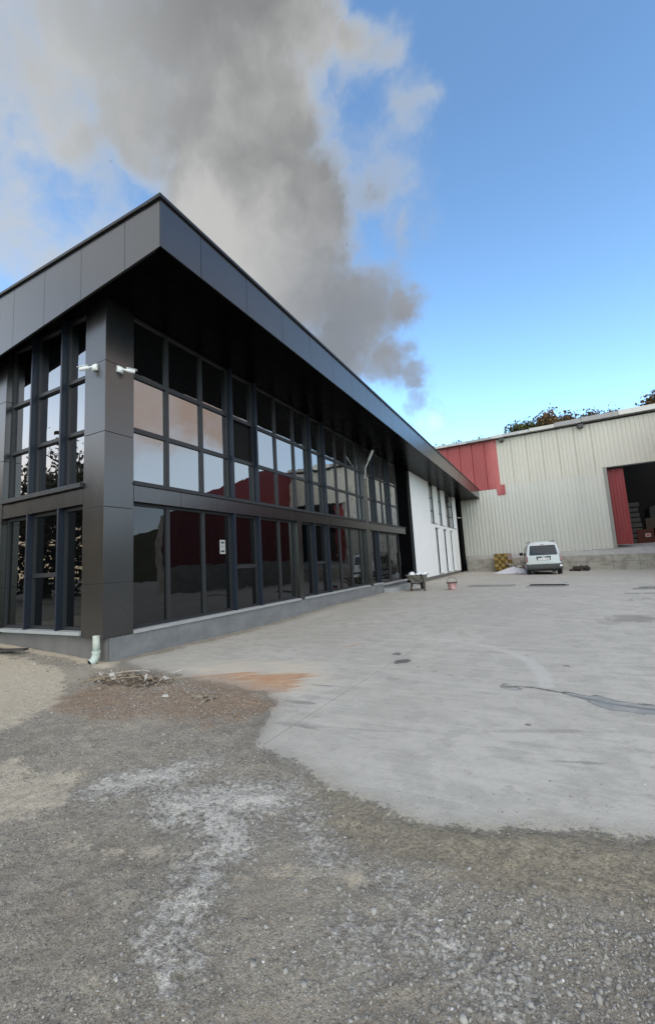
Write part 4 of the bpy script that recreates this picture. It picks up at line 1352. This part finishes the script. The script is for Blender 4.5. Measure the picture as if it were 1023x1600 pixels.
# ------------------------------------------------------------------ van
def build_van():
    v = thing('parked_van', 'silver compact van parked facing the dock with its tinted tailgate towards us', 'van', (5.30, 22.25, -.085), R(5))
    # cross sections along the length: y, half width scale, roof height, floor
    prof = [(-.86, .30), (-.895, .42), (-.90, .62), (-.90, .92), (-.875, 1.08), (-.83, 1.34), (-.775, 1.58), (-.70, 1.70), (-.56, 1.775), (-.3, 1.81), (0, 1.82)]
    full = prof + [(-x, z) for x, z in reversed(prof[:-1])]
    st = [(0.02, .955, 1.0, 0), (.05, .985, 1.0, 0), (.16, 1., 1.0, 0), (1.2, 1., 1.0, 0), (2.5, 1., .995, 0), (2.95, .99, .97, 0), (3.55, .985, .66, 1), (4.0, .96, .60, 1), (4.2, .86, .52, 1)]
    V, F = [], []
    n = len(full)
    for (yy, ws, hs, fr) in st:
        for x, z in full:
            zz = .30 + (z - .30) * hs
            # the tailgate leans forward towards the roof
            lean = .11 * max(0, (z - .95) / .85) if yy < .1 else 0
            V.append((x * ws, yy + lean, zz))
    for i in range(len(st) - 1):
        for k in range(n - 1):
            F.append((i * n + k, i * n + k + 1, (i + 1) * n + k + 1, (i + 1) * n + k))
        F.append((i * n + n - 1, i * n, (i + 1) * n, (i + 1) * n + n - 1))
    F.append(tuple(range(n))); F.append(tuple((len(st) - 1) * n + k for k in reversed(range(n))))
    m = MB(); m.v = V; m.f = F
    body = m.build('body', 'van_paint', v)
    for p in body.data.polygons: p.use_smooth = len(p.vertices) == 4
    yr = lambda z: .02 + .11 * max(0, (z - .95) / .85)
    def rear_patch(name, mat, pts, off, parent=v, th=.02, bev=0.):
        f = [(x, yr(z) - off, z) for x, z in pts]
        b = [(x, yr(z) - off + th, z) for x, z in pts]
        k = len(pts)
        return MB().add(f + b, [tuple(range(k)), tuple(k + i for i in reversed(range(k)))] + [(i, k + i, k + (i + 1) % k, (i + 1) % k) for i in range(k)]).build(name, mat, parent, bevel=bev)
    rear_patch('tailgate', 'van_paint', [(-.80, .58), (.80, .58), (.805, 1.05), (.74, 1.55), (.66, 1.70), (-.66, 1.70), (-.74, 1.55), (-.805, 1.05)], .012, th=.03, bev=.006)
    rw_ = rear_patch('rear_window', 'van_glass', [(-.68, 1.08), (.68, 1.08), (.70, 1.12), (.635, 1.58), (.60, 1.62), (-.60, 1.62), (-.635, 1.58), (-.70, 1.12)], .020, th=.02)
    MB().tube([(.05, yr(1.14) - .03, 1.135), (-.38, yr(1.2) - .03, 1.19)], .010, 6).build('wiper', 'rubber', rw_)
    rear_patch('brake_light', 'tail', [(-.09, 1.65), (.09, 1.65), (.09, 1.68), (-.09, 1.68)], .026)
    for s in (-1, 1):
        rear_patch('tail_light', 'tail', [(s * .80, .72), (s * .885, .72), (s * .885, 1.06), (s * .815, 1.06), (s * .79, .92)], .022, th=.10)
    rec = rear_patch('plate_recess', 'van_trim', [(-.34, .80), (.34, .80), (.36, 1.01), (-.36, 1.01)], .018)
    pl_ = rear_patch('number_plate', 'plate', [(-.28, .815), (.28, .815), (.28, .925), (-.28, .925)], .028, rec, .012)
    cu = bpy.data.curves.new('plate_text', 'FONT')
    cu.body = '34 EL 4128'
    cu.size = .105; cu.align_x = 'CENTER'; cu.align_y = 'CENTER'; cu.extrude = .001
    to = bpy.data.objects.new('plate_text', cu)
    C.objects.link(to)
    bpy.context.view_layer.update()
    tm = bpy.data.meshes.new_from_object(to.evaluated_get(bpy.context.evaluated_depsgraph_get()))
    bpy.data.objects.remove(to)
    tm.transform(Matrix.Translation((0, yr(.87) - .0295, .87)) @ Matrix.Rotation(R(90), 4, 'X'))
    tm.materials.clear(); tm.materials.append(MT['ink'])
    link('plate_text', tm, rec)
    MB().box(-.09, .09, -.028, -.01, .955, .985).build('badge', 'chrome', v, bevel=.004)
    # bumper
    bm = MB()
    sec = [(.30, .02), (.30, -.05), (.36, -.085), (.44, -.09), (.52, -.09), (.575, -.07), (.585, .02)]
    pts = []
    xs = [(-.885, .16), (-.87, .03), (-.80, .0), (.80, .0), (.87, .03), (.885, .16)]
    for (x, dy) in xs:
        for z, yy in sec: pts.append((x, yy + dy, z))
    k = len(sec)
    fs = [(i * k + j, i * k + j + 1, (i + 1) * k + j + 1, (i + 1) * k + j) for i in range(len(xs) - 1) for j in range(k - 1)]
    bm.add(pts, fs)
    bm.build('rear_bumper', 'van_trim', v, smooth=False)
    MB().box(-.84, .84, -.075, .0, .588, .625).build('bumper_strip', 'van_paint', v, bevel=.008)
    for s in (-1, 1):
        MB().box(s * .74, s * .86, -.096, -.07, .43, .53).build('reflector', 'plate' if s > 0 else 'van_trim', v, bevel=.005)
    MB().tube([(.45, -.06, .27), (.45, .3, .27)], .028, 8).build('exhaust', 'steel_dark', v)
    MB().box(-.7, .7, .05, 3.9, .20, .32).build('underbody', 'rubber', v)
    for s in (-1, 1):
        for yy in (.62, 3.35):
            w_ = MB().lathe([(.17, -.095), (.29, -.10), (.315, -.08), (.315, .08), (.29, .10), (.17, .095)], (s * .78, yy, .315), 22, 'X').build('wheel', 'rubber', v, smooth=False)
            MB().lathe([(.0, .04), (.17, .06), (.175, .09), (.17, -.09), (0, -.09)], (s * .78, yy, .315), 18, 'X').build('rim', 'rim', w_)
        MB().tube([(s * .62, .25, 1.80), (s * .62, .35, 1.85), (s * .62, 2.5, 1.85), (s * .62, 2.65, 1.80)], .018, 6).build('roof_rail', 'van_trim', v)
        MB().box(s * .90, s * 1.10, 2.62, 2.74, 1.08, 1.27).build('wing_mirror', 'rubber', v, bevel=.03)
        # side windows follow the tumblehome
        for a, b in ((.35, 1.35), (1.45, 2.3), (2.36, 2.9)):
            f = [(s * .884, a, 1.10), (s * .884, b, 1.10), (s * .795, b - (.06 if b > 2.8 else 0), 1.56), (s * .795, a + .05, 1.56)]
            MB().add(f + [(p[0] - s * .03, p[1], p[2]) for p in f], [(0, 1, 2, 3), (7, 6, 5, 4), (0, 4, 5, 1), (1, 5, 6, 2), (2, 6, 7, 3), (3, 7, 4, 0)]).build('side_window', 'van_glass', v)
        MB().box(s * .895, s * .915, .95, 2.9, .60, .70).build('side_moulding', 'van_trim', v)
    return v


build_van()

# ------------------------------------------------------------------ things by the dock
ys_ = thing('block_stack', 'checkered stack of ochre and yellow blocks leaning on the old dock wall', 'stack', (2.75, 27.72, .04))
for r_ in range(5):
    for c_ in range(5):
        a = (r_ + c_) % 2
        wd = (.26, .18, .24, .20, .22)
        x0 = -.55 + sum(wd[:c_]); x1 = x0 + wd[c_]
        mt = 'yellow' if a else 'yellow_dark'
        if c_ == 4 and r_ in (3, 4): mt = 'pink_block'
        e = .06 if a else 0.
        MB().box(x0 + .006, x1 - .006, -.28 - e + random.uniform(-.015, .015), .28, r_ * .235 + .004, r_ * .235 + .231).build('block', mt, ys_, bevel=.008)


def heap(name, label, cat, loc, rx, ry, h, mat, seed, n=28, rough=.25):
    rr = random.Random(seed)
    bm = bmesh.new()
    bmesh.ops.create_grid(bm, x_segments=n, y_segments=n, size=1)
    for v in bm.verts:
        d = math.hypot(v.co.x, v.co.y)
        nz = float(fbm(np.array([v.co.x * 2 + seed]), np.array([v.co.y * 2]), 1.6, 5, seed)[0]) - .5
        hh = max(0, 1 - d * (1 + nz * .8)) ** .9 * (1 + nz * rough * 3)
        v.co.z = hh * h - .02
        v.co.x *= rx; v.co.y *= ry
    bmesh.ops.delete(bm, geom=[f for f in bm.faces if max(v.co.z for v in f.verts) <= -.019], context='FACES')
    me = bpy.data.meshes.new(name)
    bm.to_mesh(me); bm.free()
    me.materials.append(MT[mat]); me.shade_smooth()
    o = link(name, me)
    o.location = loc
    return tag(o, label, cat)


heap('lime_heap', 'low white heap of lime in front of the block stack left of the van', 'heap', (3.55, 25.2, -.05), 1.35, .9, .42, 'lime', 3)
rp = thing('rubble_pile', 'grey pile of broken concrete between the white heap and the van', 'rubble', (3.95, 27.3, -.06))
for k in range(26):
    o = link('rubble_chunk', rock_mesh('rubble_chunk', 'old_concrete' if k % 3 else 'scrap', random.uniform(.10, .28), k + 50, .75), rp)
    o.location = (random.gauss(0, .28), random.gauss(0, .25), abs(random.gauss(.28, .25)))
sp = thing('scrap_pile', 'small dark heap of scrap on the ground right of the van', 'scrap', (7.25, 26.9, -.15))
for k in range(18):
    o = link('scrap_piece', rock_mesh('scrap_piece', 'rubble_dark', random.uniform(.10, .24), k + 90, .7), sp)
    o.location = (random.gauss(0, .26), random.gauss(0, .2), abs(random.gauss(.1, .13)))

# ------------------------------------------------------------------ wheelbarrow
wb = thing('wheelbarrow', 'muddy steel wheelbarrow heaped with white sacks by the entrance steps', 'wheelbarrow', (1.13, 11.75, float(gz(1.13, 11.75)) + .015), R(4))
# local: handles towards -y, wheel at +y
bt = [(-.20, -.22), (.20, -.22), (.17, .30), (-.17, .30)]
tp = [(-.34, -.44), (.34, -.44), (.29, .52), (-.29, .52)]
outer = [(x, y, .30) for x, y in bt] + [(x, y, .58) for x, y in tp]
inner = [(x * .93, y * .95, .315) for x, y in bt] + [(x * .95, y * .96, .58) for x, y in tp]
MB().add(outer + inner, [(0, 3, 2, 1), (0, 1, 5, 4), (1, 2, 6, 5), (2, 3, 7, 6), (3, 0, 4, 7), (8, 9, 10, 11), (8, 12, 13, 9), (9, 13, 14, 10), (10, 14, 15, 11), (11, 15, 12, 8),
                         (4, 5, 13, 12), (5, 6, 14, 13), (6, 7, 15, 14), (7, 4, 12, 15)]).build('tray', 'barrow', wb)
MB().tube([(x, y, .585) for x, y in tp + tp[:1]], .014, 6).build('tray_rim', 'barrow', wb)
for s in (-1, 1):
    MB().tube([(s * .27, -.92, .62), (s * .26, -.70, .52), (s * .22, -.2, .275), (s * .09, .62, .20)], .019, 8).build('handle', 'barrow_leg', wb)
    MB().tube([(s * .27, -.93, .625), (s * .267, -.80, .565)], .026, 8).build('grip', 'rubber', wb)
    MB().tube([(s * .23, -.24, .30), (s * .25, -.27, .02), (s * .25, -.20, .01)], .030, 8).build('leg', 'barrow_leg', wb)
    MB().tube([(s * .22, .02, .28), (s * .25, -.24, .05)], .016, 6).build('brace', 'barrow_leg', wb)
whl = MB().lathe([(.10, -.04), (.17, -.045), (.19, -.03), (.19, .03), (.17, .045), (.10, .04)], (0, .62, .19), 18, 'X').build('wheel', 'rubber', wb)
MB().lathe([(0, -.03), (.10, -.03), (.10, .03), (0, .03)], (0, .62, .19), 14, 'X').build('rim', 'rim', whl)
for k, (dx, dy, r_, lab) in enumerate(((-.20, -.22, .17, 'round white sack at the handle end of the wheelbarrow load'), (.02, .0, .19, 'white sack in the middle of the wheelbarrow load'), (.12, .28, .16, 'low white sack at the wheel end of the wheelbarrow load'))):
    me = rock_mesh('white_sack', 'bag', r_, 200 + k, .8, 3)
    me.shade_smooth()
    o = link('white_sack', me)
    o.location = wb.matrix_basis @ Vector((dx, dy, .555 + .02 * (k == 0)))
    wbm = Matrix.Translation(wb.location) @ Matrix.Rotation(R(4), 4, 'Z')
    o.location = wbm @ Vector((dx, dy, .545 + .03 * (k == 0)))
    tag(o, lab, 'sack', 'white sacks in the wheelbarrow')

bk = thing('bucket', 'pink plastic bucket with a dark rim standing on the concrete yard', 'bucket', (2.30, 11.9, float(gz(2.3, 11.9)) + .018))
MB().lathe([(0, 0), (.125, 0), (.165, .24), (.175, .24), (.175, .255), (.155, .255), (.118, .02), (0, .02)], (0, 0, 0), 22).build('tub', 'bucket', bk)
MB().lathe([(.166, .225), (.19, .228), (.19, .262), (.166, .262)], (0, 0, 0), 22).build('rim', 'rim_dark', bk)
MB().tube([(.18 * math.cos(a), .05 * math.sin(a), .25 + .19 * math.sin(a)) for a in np.linspace(0, math.pi, 13)], .007, 6).build('handle', 'wire', bk)

hz = float(gz(5.3, 13)) + .04
hs = thing('hose', 'dark hose lying across the wet streak in front of the van', 'hose', (4.8, 13.1, hz))
MB().tube([(0, .12, 0), (.25, .16, 0), (.55, .05, 0), (.85, -.02, 0), (1.15, -.06, 0)], .022, 8).build('tube', 'rubber', hs, smooth=True)
MB().lathe([(0, -.05), (.055, -.05), (.06, 0), (.055, .05), (0, .05)], (1.17, -.06, .02), 12, 'X').build('coupling', 'galv', hs)

# ------------------------------------------------------------------ debris at the corner
def gh(x, y):
    return float(ground_height_lookup([x], [y])[0])


db = thing('debris_pile', 'low pile of dirt, sticks and rubble below the drain pipe at the building corner', 'debris', (1.05, -.38, gh(1.05, -.38)))
mo = heap('mound', None, None, (0, 0, -.01), .95, .42, .060, 'mud', 12, 44, .5)
mo.parent = db
rr = random.Random(5)
base = [rock_mesh('rubble_chunk', 'chunk', .03, 300 + k, .6) for k in range(6)] + [rock_mesh('rubble_chunk', 'scrap', .022, 320 + k, .5) for k in range(3)]
for k in range(290):
    o = link('rubble_chunk', base[rr.randrange(9 if k % 6 == 0 else 6)], db)
    x, y = rr.gauss(.05, .46), rr.gauss(.0, .20)
    d = math.hypot(x / .85, y / .42)
    o.location = (x, y, max(0, .07 * (1 - d)) + .006)
    s = rr.uniform(.15, .65) if k > 14 else rr.uniform(.7, 1.3)
    o.scale = (s, s, s)
    o.rotation_euler = (rr.uniform(-.5, .5), rr.uniform(-.5, .5), rr.uniform(0, 6.28))
for k in range(20):
    L_ = rr.uniform(.06, .22) if k > 2 else rr.uniform(.3, .45)
    a = rr.uniform(0, 3.1) if k > 2 else rr.gauss(.5, .2)
    x, y = rr.gauss(.05, .30), rr.gauss(0, .14)
    d = math.hypot(x / .85, y / .42)
    z = max(0, .07 * (1 - d)) + .02
    dx, dy = math.cos(a) * L_ / 2, math.sin(a) * L_ / 2
    MB().tube([(x - dx, y - dy, z - rr.uniform(0, .015)), (x, y, z + .01), (x + dx, y + dy, z + rr.uniform(-.01, .02))], rr.uniform(.002, .005), 6).build('stick', 'wood' if k % 4 else 'scrap', db)
for k in range(9):
    o = link('plaster_scrap', MB().box(-.04, .04, -.02, .02, 0, .006).mesh('plaster_scrap', 'scrap'), db)
    o.location = (rr.gauss(.15, .3), rr.gauss(0, .16), .055)
    o.rotation_euler = (rr.uniform(-.6, .6), rr.uniform(-.6, .6), rr.uniform(0, 6))
    s = rr.uniform(.6, 1.3); o.scale = (s, s, s)

# broken clod on the rust stain
for k, (cx, cy, lab) in enumerate(((2.42, -.60, 'cracked grey mortar clod on the brown dirt, right of the debris pile'),)):
    t = thing('mortar_clod', lab, 'clod', (cx, cy, gh(cx, cy)))
    for q in range(14):
        o = link('clod_piece', rock_mesh('clod_piece', 'chunk', rr.uniform(.02, .06), 400 + q, .5), t)
        o.location = (rr.gauss(0, .09), rr.gauss(0, .05), .012)
for k, (cx, cy, sz, lab) in enumerate(((.42, -.30, .05, 'white scrap lying under the drain pipe mouth'), (2.03, -.72, .035, 'white chip lying on the reddish brown dirt'))):
    m = MB().hexa([(-sz, -sz * .5, 0), (sz, -sz * .3, 0), (sz * .6, sz * .4, 0), (-sz * .7, sz * .5, 0)], [(-sz * .8, -sz * .4, .014), (sz * .9, -sz * .2, .010), (sz * .5, sz * .3, .02), (-sz * .6, sz * .4, .012)])
    o = m.build('plaster_chip', 'scrap')
    o.location = (cx, cy, gh(cx, cy) + .006)
    o.rotation_euler = (.1, .2, k)
    tag(o, lab, 'chip')
for k, (x0, y0, x1, y1, lab) in enumerate(((-2.7, -.33, -1.75, -.22, 'longer dark plank on the dirt by the left plinth'), (-2.2, -.42, -1.55, -.16, 'shorter dark plank lying askew across the left dirt'))):
    L_ = math.hypot(x1 - x0, y1 - y0)
    o = MB().box(-L_ / 2, L_ / 2, -.05, .05, 0, .03).build('plank', 'wood_dark', bevel=.003)
    cx, cy = (x0 + x1) / 2, (y0 + y1) / 2
    o.location = (cx, cy, gh(cx, cy) + .012 + .03 * k)
    o.rotation_euler = (0, 0, math.atan2(y1 - y0, x1 - x0))
    tag(o, lab, 'plank')

# ------------------------------------------------------------------ trees
def tree_meshes(seed, h, r, leaf, nleaf, ls, bare=0.):
    rr = random.Random(seed)
    tr = MB()
    tips = []
    tr.tube([(0, 0, -.3), (rr.uniform(-.1, .1), rr.uniform(-.1, .1), h * .3), (rr.uniform(-.3, .3), rr.uniform(-.3, .3), h * .62), (rr.uniform(-.3, .3), rr.uniform(-.3, .3), h * .93)], [h * .028, h * .022, h * .013, h * .003], 7)
    for k in range(22):
        z0 = h * rr.uniform(.25, .8)
        a = rr.uniform(0, 6.28)
        L_ = r * rr.uniform(.55, 1.05) * (1.15 - z0 / h * .6)
        p1 = Vector((math.cos(a) * L_ * .5, math.sin(a) * L_ * .5, z0 + L_ * .28))
        p2 = Vector((math.cos(a + .2) * L_, math.sin(a + .2) * L_, z0 + L_ * rr.uniform(.35, .75)))
        tr.tube([(0, 0, z0), p1, p2], [h * .010, h * .006, h * .002], 5)
        tips += [p1, p2, (p1 + p2) / 2]
        for q in range(3):
            e = p1.lerp(p2, rr.uniform(.2, .9))
            t2 = e + Vector((rr.gauss(0, .3), rr.gauss(0, .3), rr.uniform(.1, .5))) * r * .45
            tr.tube([e, t2], [h * .004, h * .0012], 4)
            tips.append(t2)
    tips.append(Vector((0, 0, h)))
    rg = np.random.default_rng(seed)
    T = np.array([t[:] for t in tips])
    c = T[rg.integers(0, len(T), nleaf)] + rg.normal(0, r * .13, (nleaf, 3))
    a1 = rg.normal(size=(nleaf, 3)); a1 /= np.linalg.norm(a1, axis=1)[:, None]
    a2 = np.cross(a1, rg.normal(size=(nleaf, 3))); a2 /= np.linalg.norm(a2, axis=1)[:, None]
    s = (ls * rg.uniform(.6, 1.4, nleaf))[:, None]
    V = np.stack([c - a1 * s, c - a2 * s * .6, c + a1 * s, c + a2 * s * .6], 1).reshape(-1, 3)
    me = bpy.data.meshes.new('crown')
    me.from_pydata(V.tolist(), [], (np.arange(nleaf * 4).reshape(-1, 4)).tolist())
    me.materials.append(MT[leaf])
    return tr.mesh('trunk', 'bark'), me


TV = [tree_meshes(1, 11, 4.0, 'leaf_green', 13000, .21), tree_meshes(2, 10, 3.8, 'leaf_autumn', 13000, .21), tree_meshes(3, 12, 4.2, 'leaf_rust', 13000, .21), tree_meshes(4, 10, 3.6, 'leaf_green', 13000, .21)]


def place_tree(k, x, y, z, s, label, group, rz=None):
    t = thing('tree', label, 'tree', (x, y, z), random.uniform(0, 6.28) if rz is None else rz, group)
    t.scale = (s, s, s)
    link('trunk', TV[k][0], t)
    link('crown', TV[k][1], t)
    return t


hill_look = ['leafy green tree crown', 'golden autumn tree crown', 'rust red autumn tree crown', 'dense green tree crown']
ordinal = ['first', 'second', 'third', 'fourth', 'fifth', 'sixth', 'seventh', 'eighth', 'ninth', 'tenth', 'eleventh', 'twelfth', 'thirteenth', 'fourteenth', 'fifteenth', 'sixteenth', 'seventeenth', 'eighteenth']
rr = random.Random(21)
for k in range(18):
    x = -11 + k * 2.15 + rr.uniform(-.5, .5)
    q = (0, 3, 0, 1, 3, 0, 1, 3, 0, 2, 1, 3, 1, 2, 3, 1, 2, 1)[k]
    y = 69 + rr.uniform(-3, 3)
    place_tree(q, x, y, float(hill_z(x, y)) - .3, rr.uniform(.82, 1.05), hill_look[q] + ' over the warehouse roof, ' + ordinal[k] + ' from the left', 'trees on the hill behind the warehouse')

TV2 = [tree_meshes(11, 9, 3.2, 'leaf_dark', 1500, .17), tree_meshes(12, 10, 3.0, 'leaf_dark', 900, .15), tree_meshes(13, 8, 3.0, 'leaf_rust', 1100, .16)]
TV += TV2
for k, (x, y, q, s) in enumerate(((-17, -9.0, 5, .95), (-20.5, -12.5, 4, .95), (-24.5, -12, 5, 1.05), (-20, -7.5, 6, .9), (-28, -15, 4, 1.1), (-14.5, -11.5, 6, .78), (-32, -10, 4, 1.1), (-25, -20, 4, 1.1))):
    place_tree(q, x, y, -.2, s, 'dark bare branched tree west of the yard, mirrored in the glass', 'trees west of the yard')
for k, (x, y, q, s) in enumerate(((26, 5, 4, .62), (29, 9, 4, .68), (27, 12.5, 4, .62), (31, 2, 4, .7), (24.5, 9, 4, .5))):
    place_tree(q, x, y, -.4, s, 'dark bushy tree east of the yard, mirrored in the glass', 'trees east of the yard')


def hedge(x0, y0, x1, y1, h, th, label, seed):
    t = thing('hedge', label, 'hedge', (x0, y0, -.4), math.atan2(y1 - y0, x1 - x0))
    L_ = math.hypot(x1 - x0, y1 - y0)
    rg = np.random.default_rng(seed)
    n = int(L_ * 260)
    u = rg.uniform(0, L_, n)
    top = h * (.72 + .5 * fbm(u, u * 0, .35, 4, seed))
    c = np.stack([u, rg.uniform(-th, th, n), top * np.sqrt(rg.uniform(0, 1, n))], 1)
    a1 = rg.normal(size=(n, 3)); a1 /= np.linalg.norm(a1, axis=1)[:, None]
    a2 = np.cross(a1, rg.normal(size=(n, 3))); a2 /= np.linalg.norm(a2, axis=1)[:, None]
    s_ = (.16 * rg.uniform(.6, 1.5, n))[:, None]
    V = np.stack([c - a1 * s_, c - a2 * s_ * .7, c + a1 * s_, c + a2 * s_ * .7], 1).reshape(-1, 3)
    me = bpy.data.meshes.new('foliage')
    me.from_pydata(V.tolist(), [], np.arange(n * 4).reshape(-1, 4).tolist())
    me.materials.append(MT['leaf_dark'])
    link('foliage', me, t)
    m = MB()
    for k in range(int(L_ / 1.2)):
        m.tube([(k * 1.2 + .3, 0, -.2), (k * 1.2 + .4, .1, h * .6)], [.06, .03], 5)
    m.build('stem', 'bark', t)


hedge(-33, 3, -13, -27, 3.6, .9, 'tall dark hedge west of the yard, mirrored in the short glazed side', 61)
hedge(24, -6, 26, 13, 2.8, .9, 'dark hedge east of the yard, mirrored in the long glazed side', 62)

# ------------------------------------------------------------------ birds in the sky
def bird(loc, s, rz, label):
    t = MB().add([(0, .5, 0), (.12, 0, .03), (-.12, 0, .03), (0, -.55, 0), (.9, -.1, .28), (.55, -.35, .16), (-.9, -.1, .28), (-.55, -.35, .16), (0, 0, -.08)],
                 [(0, 1, 2), (1, 3, 2), (1, 4, 5), (2, 7, 6), (0, 8, 1), (0, 2, 8), (8, 3, 1), (8, 2, 3)]).build('bird', 'bird')
    t.location = loc; t.scale = (s, s, s); t.rotation_euler = (0, .3, rz)
    tag(t, label, 'bird', 'birds in the sky')


bird((-18., 12.38, 29.37), .13, .6, 'tiny dark bird high against the grey cloud on the left')
bird((-8.47, 30.53, 31.88), .17, 2.0, 'tiny dark bird above the canopy against the middle of the cloud')
